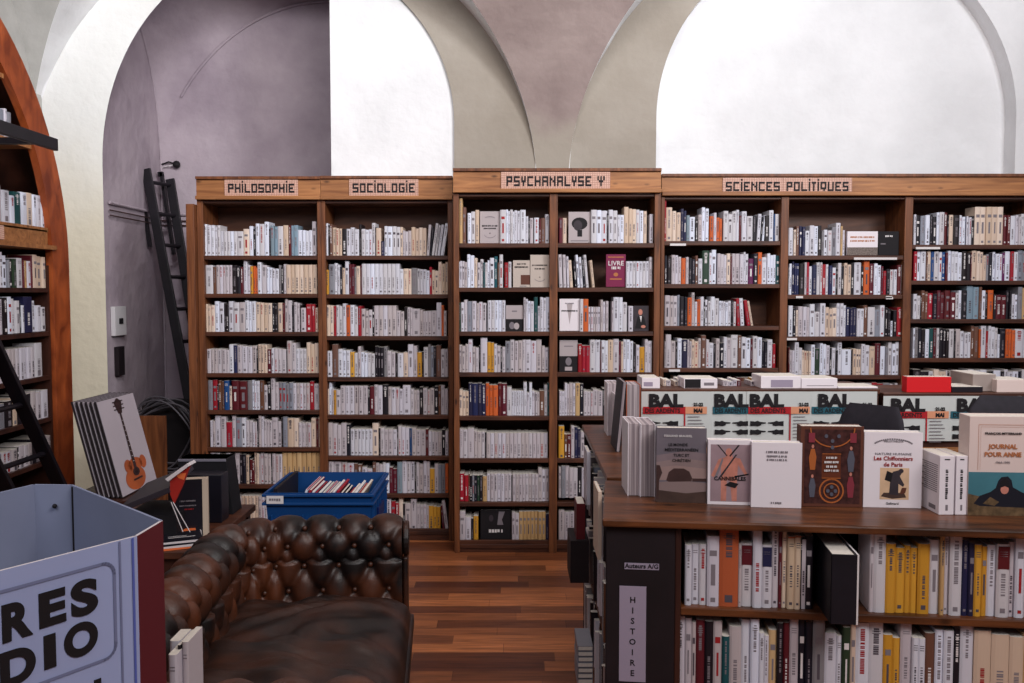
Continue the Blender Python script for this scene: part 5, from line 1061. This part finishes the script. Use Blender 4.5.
# big slanted black folio stand
Y = 4.0; a = PY(178, 459, Y); b = PY(226, 459, Y); c = PY(240, 520, Y)
mb = MB(); zb = tz_+.001; mb.prism([(a.x, Y, zb), (c.x-.03, Y, zb), (b.x, Y, a.z), (a.x, Y, a.z)], (0, .13, 0), BKM); mb.box((a.x, Y-.004, a.z-.012), (b.x, Y+.13, a.z), mat('grey_board_edge', (116, 112, 124), .6))
tag(mb.build('magazine_file', bevel=.002), 'large black slanted file box at the back of the display table', 'box')
Y = 3.85; a = PY(186, 475, Y); b = PY(221, 475, Y)
mb = MB(); mb.box((a.x, Y, zb), (b.x, Y+.1, a.z), BKS); tag(mb.build('album', bevel=.003), 'glossy black album standing between the file box and the cream edged book', 'book')
Y = 3.62; a = PY(172, 480, Y); b = PY(200, 480, Y); c = PY(207, 524, Y); w2b = (b.x-a.x)/2; h_ = a.z-tz_
r = thing('book', 'black book with a broad cream page edge standing on the display table', 'book', ((a.x+b.x)/2+.005, Y, zb), .25)
mb = MB(); mb.box((-w2b, 0, 0), (w2b, .003, h_), BKS); mb.box((-w2b, .042, 0), (w2b, .045, h_), BKS); mb.box((-w2b, 0, 0), (-w2b+.003, .045, h_), BKS); mb.build('cover', r)
mb = MB(); mb.box((-w2b+.003, .003, .0), (w2b+.0, .042, h_+.0015), CE); mb.box((w2b, -.001, 0), (w2b+.022, .04, h_+.0015), CE); mb.build('pages', r)
marks(r, 0, h_*.62, .06, .006, GREYINK); marks(r, 0, h_*.54, .065, .005, GREYINK); marks(r, .005, h_*.48, .035, .005, REDINK)
# folded red card on wires
Y = 3.5; RDC = mat('red_card', (158, 38, 30), .5); WHC = mat('white_card', (206, 198, 200), .5)
k = thing('folded_card', 'small folded red and white card propped on two thin wires', 'card', (PY(176, 520, Y).x, Y, zb+.02))
def kp(u_, v_, y=0): q = PY(u_, v_, Y+y); return q-k.location
mb = MB(); mb.prism([kp(170, 481), kp(187, 468), kp(190, 466), kp(182, 487), kp(174, 504), kp(170, 494)], (0, .012, 0), RDC); mb.build('red_panel', k)
mb = MB(); mb.prism([kp(165, 479, -.02), kp(187, 463.5, -.02), kp(189, 466, -.02), kp(168, 481.5, -.02)], (0, .08, 0), WHC); mb.build('white_panel', k)
mb = MB(); mb.prism([kp(176, 474, -.002), kp(186, 473, -.002), kp(184, 480, -.002), kp(178, 478, -.002)], (0, .002, 0), mat('orange_card', (220, 110, 60), .5)); mb.build('orange_patch', k)
for e_ in (183, 190): mb = MB(); mb.tube([kp(171 if e_ == 183 else 173, 502), kp(e_, 532)], .0018, WHC, 6); mb.build('wire', k)
# fan of magazines
for i, (cn, dx, rz) in enumerate((('orange', 0, .42), ('white', .004, .36), ('black', -.004, .46), ('white', .002, .38), ('black', 0, .42))):
    a = PY(183, 546, 3.44); cm = mat('orange_card', (220, 110, 60), .5) if cn == 'orange' else WHC if cn == 'white' else BKS
    mb = MB(); mb.box((-.075, -.0, 0), (.075, .2, .007), cm); mb.box((-.0735, .0015, .0015), (.0752, .198, .0055), PAGE)
    if i == 4:
        mb.box((-.05, .03, .007), (.05, .034, .0074), WHINK); mb.box((-.05, .05, .007), (.02, .053, .0074), WHINK); mb.box((-.02, .12, .007), (.06, .17, .0074), mat('orange_card', (220, 110, 60), .5))
    o = mb.build('magazine', loc=(-1.285+dx, 3.45+.003*i, zb+.0075*i), rot=rz); tag(o, '%s covered magazine lying on the display table, %s from the bottom of its pile' % (cn, ordw(i)), 'magazine', 'magazines lying on the display table')
# flat black case at the left of the table
a = PY(121, 507, 3.5); c = PY(170, 482, 3.8)
mb = MB(); Yq = 3.5; pA = PY(150, 545, Yq); L_ = .21; mb.box((0, 0, 0), (L_, .3, .022), mat('dark_grey_board', (48, 44, 52), .5)); 
o = mb.build('flat_case', loc=(-1.56, 3.52, tz_+.10), bevel=.002); 
o.location = (PY(122, 512, 3.5).x, 3.5, PY(122, 512, 3.5).z); q = PY(172, 492, 3.5)-o.location; o.rotation_euler = (.12, -math.atan2(q.z, q.x), 0); tag(o, 'flat dark grey case lying tilted at the left of the display table', 'case')
mb = MB(); mb.box((-.01, 0, 0), (.2, .27, PY(122, 512, 3.5).z-zb-.02), BKM); o = mb.build('black_box', loc=(-1.53, 3.52, zb)); tag(o, 'black box standing under the tilted grey case', 'box')
# ---------------------------------------------------------------- cardboard bin in the foreground
BZ = 1.28; CBI = mat('bin_card_inside', (128, 134, 158), .85, noise=.05, nscale=8); CBO = mat('bin_card_outside', (152, 162, 200), .6, noise=.03, nscale=5); MRN = mat('bin_maroon', (92, 28, 36), .6); BLN = mat('bin_blue_line', (84, 96, 168), .6); LNE = mat('bin_grey_line', (112, 118, 150), .6)
c1_ = PZ(137, 536, BZ); c2_ = PZ(163, 520.5, BZ); c3_ = PZ(73, 484.5, BZ); c4_ = PZ(34, 484, BZ); f0_ = PZ(0, 571, BZ); b0_ = PZ(0, 492, BZ)
fd = (f0_-c1_); fd.normalize(); front_l = c1_+fd*.42; bk = (c3_-c2_).length; bdir = (b0_-c4_).normalized(); c5_ = c4_+bdir*.16; c6_ = front_l+(c5_-front_l).normalized()*.03
pts = [front_l, c1_, c2_, c3_, c4_, c5_]; cen = sum(pts, Vector())/6
bn = thing('cardboard_display_bin', 'open pale blue cardboard display bin with bold black lettering, nearest the camera', 'bin', (cen.x, cen.y, 0)); base = Vector((cen.x, cen.y, 0))
names = ['front_panel', 'corner_panel', 'side_panel', 'corner_panel', 'side_panel', 'side_panel']
for i in range(6):
    a, b = pts[i]-base, pts[(i+1) % 6]-base; d_ = (b-a).normalized(); nn = Vector((d_.y, -d_.x, 0)); 
    if nn.dot((a+b)/2) < 0: nn = -nn
    mb = MB(); om = CBO if i == 0 else MRN
    a0_, b0q = Vector((a.x, a.y, 0)), Vector((b.x, b.y, 0)); ai, bi = a-nn*.004, b-nn*.004
    mb.face([a0_, b0q, b, a], om); mb.face([Vector((ai.x, ai.y, 0)), Vector((bi.x, bi.y, 0)), bi, ai], CBI); mb.face([a, b, bi, ai], WHC if i < 2 else CBI); mb.face([a0_, a, ai, Vector((ai.x, ai.y, 0))], om); mb.face([b0q, b, bi, Vector((bi.x, bi.y, 0))], om)
    pnl = mb.build(names[i], bn)
    if i == 0: fp = pnl; A_, B_, D_, N_ = a, b, d_, nn
mb = MB(); mb.face([Vector((p.x, p.y, .3))-base*1 if False else Vector((p.x-base.x, p.y-base.y, .5)) for p in pts], CBI); mb.build('bottom', bn)
for q, t in ((.62, 0), ):
    pa = pts[2]-base; pb = pts[3]-base; p = pa+(pb-pa)*.985
    mb = MB(); mb.tube([Vector((p.x, p.y-.006, .5)), Vector((p.x, p.y-.006, BZ-.002))], .002, INK, 6); mb.build('fold', bn)
mb = MB(); p = (pts[3]+pts[4])/2-base; mb.ball((p.x+.005, p.y-.008, BZ-.035), .004, INK); mb.build('rivet', bn)
# lettering on the front panel: local frame s along the panel from its right edge, z down
rzf = math.atan2(D_.y, D_.x)
def onf(px, py):
    p = PP(px, py, B_+base, N_); v = p-(B_+base); v.z = 0; return -v.length, p.z
def fpt(s, z, e=.001): return B_.xy.to_3d()+D_*s+N_*e+Vector((0, 0, z))
def bigtext(s, x0, x1, ytop, ybot, x_mid):
    zt_ = onf(x_mid, ytop)[1]; zb_ = onf(x_mid, ybot)[1]; sa, _ = onf(x0, ybot); sb_, _ = onf(x1, ybot)
    o = text(s, 1, INK, fp, (0, 0, 0), off=.048, align='LEFT', ext=.0005, shear=0)
    xs_ = [v.co.x for v in o.data.vertices]; ys_ = [v.co.y for v in o.data.vertices]; mnx, mxx, mny, mxy = min(xs_), max(xs_), min(ys_), max(ys_)
    kx = (sb_-sa)/(mxx-mnx); ky = (zt_-zb_)/(mxy-mny)
    for v in o.data.vertices: v.co = Vector(((v.co.x-mnx)*kx, (v.co.y-mny)*ky, v.co.z))
    o.rotation_euler = (math.pi/2, 0, rzf); o.location = fpt(sa, zb_); return o
bigtext('R', 2, 33, 601, 639, 17); bigtext('E', 39, 66, 590, 625, 52); bigtext('S', 71, 98, 579, 615, 85)
bigtext('D', 0, 36, 648, 684, 17); bigtext('I', 44, 56, 634, 668, 50); bigtext('O', 64, 98, 622, 656, 81); bigtext('I', 94, 101, 679, 692, 97)
# rounded frame line and the coloured stripes
def strip(pl, m, wd=.0022, name='printed_frame'):
    mb = MB()
    for (s0, z0), (s1, z1) in zip(pl, pl[1:]):
        d2_ = Vector((s1-s0, z1-z0)); 
        if d2_.length < 1e-6: continue
        d2_.normalize(); n2 = Vector((-d2_.y, d2_.x))*wd/2; q = [(s0-d2_.x*wd*.3+n2.x, z0-d2_.y*wd*.3+n2.y), (s1+d2_.x*wd*.3+n2.x, z1+d2_.y*wd*.3+n2.y), (s1+d2_.x*wd*.3-n2.x, z1+d2_.y*wd*.3-n2.y), (s0-d2_.x*wd*.3-n2.x, z0-d2_.y*wd*.3-n2.y)]
        mb.face([fpt(a, b, .0012) for a, b in q], m)
    mb.build(name, fp)
sR, zT = onf(114, 580); _, zBt = onf(114, 650); sL = -.4; rr_ = .016; zT2 = onf(60, 575.5)[1]; zBt = onf(60, 676)[1]
arc = [(sR-rr_+rr_*math.sin(a), zT2-rr_+rr_*math.cos(a)) for a in [math.pi/2*i/6 for i in range(7)]]; arc2 = [(sR-rr_+rr_*math.cos(a), zBt+rr_-rr_*math.sin(a)) for a in [math.pi/2*i/6 for i in range(7)]]
strip([(sL, zT2)]+arc+arc2+[(sL, zBt)], LNE, .004)
for px_, m, wd in ((121, LNE, .003), (134, BLN, .0035)): s_ = onf(px_, 620)[0]; strip([(s_, BZ-.002), (s_, .02)], m, wd)
# books standing on a small stand between bin and sofa
zt1 = .985; p1_ = PZ(182, 631, zt1)
sd = thing('book_stand', 'small dark stand between the bin and the sofa holding paperbacks', 'stand', (p1_.x-.02, p1_.y+.06, 0))
mb = MB(); mb.box((-.12, -.09, .73), (.12, .1, .75), W_DARK); mb.build('top', sd, bevel=.003)
mb = MB(); mb.box((-.1, -.07, 0), (-.08, .08, .73), W_DARK); mb.box((.08, -.07, 0), (.1, .08, .73), W_DARK); mb.build('legs', sd)
for i, (ua_, ub_, vt_, cn) in enumerate(((167.5, 176.5, 655, 'v'), (177.5, 180.5, 645, 'k'), (181.5, 188, 642, 'v'), (169, 180, 641, 'w'))):
    Y = p1_.y-.03 if i else p1_.y-.055
    if i == 3: Y = p1_.y+.03
    a = PY(ua_, vt_, Y); b = PY(ub_, vt_, Y); mb = MB(); bookmesh(mb, (b.x-a.x)*.97, a.z-.7515, .075 if i != 0 and i != 3 else .06, cn, Matrix(), 3)
    tag(mb.build('book', loc=((a.x+b.x)/2, Y, .7512)), ['nearest off-white paperback right beside the bin edge', 'thin dark paperback on the stand between two pale ones', 'rightmost pale paperback on the stand in front of the sofa', 'white paperback behind the nearest one on the stand'][i], 'book', 'paperbacks on the small stand')
place_books(300-0)
# ---------------------------------------------------------------- light
def area(name, loc, tgt, sx, sy, power, col):
    l = bpy.data.lights.new(name, 'AREA'); l.shape = 'RECTANGLE'; l.size = sx; l.size_y = sy; l.energy = power; l.color = col
    o = bpy.data.objects.new(name, l); COL.objects.link(o); o.location = loc; o.rotation_euler = (Vector(tgt)-Vector(loc)).to_track_quat('-Z', 'Y').to_euler(); return o
area('high_right_fill', (3.6, 1.0, 3.9), (.3, 6.1, 3.35), 1.2, .8, 68, (.95, .97, 1)).data.spread = math.radians(95)  # added fill to brighten the right arch and upper wall; no window here
area('high_left_light', (-.9, 2.2, 4.3), (-2.6, 6.2, 3.0), .9, .7, 22, (.97, .98, 1)).data.spread = math.radians(80)  # added light to whiten the left arch ring and pier
area('shelf_fill_light', (.3, 2.6, 4.3), (.2, 5.8, 1.7), 1.8, .5, 48, (1, .97, .95))  # added under the ceiling so brightness falls off down the shelves; no lamp modelled
area('front_fill_light', (2.0, -.4, 4.1), (.6, 4.6, .9), 2.2, 1.4, 140, (1, .96, .95))  # added front fill, set high to light counter covers and shade the shelves
area('left_window_light', (-1.6, -.9, 3.7), (-.6, 4.8, .6), 1.8, 1.4, 44, (.93, .94, 1))
W_ = bpy.data.worlds.new('world'); SC.world = W_; W_.use_nodes = True; W_.node_tree.nodes['Background'].inputs[0].default_value = (.80, .78, .92, 1); W_.node_tree.nodes['Background'].inputs[1].default_value = .085
SC.view_settings.view_transform = 'Standard'; SC.view_settings.look = 'None'; SC.view_settings.exposure = 0; SC.view_settings.gamma = 1
SC.view_settings.use_curve_mapping = False
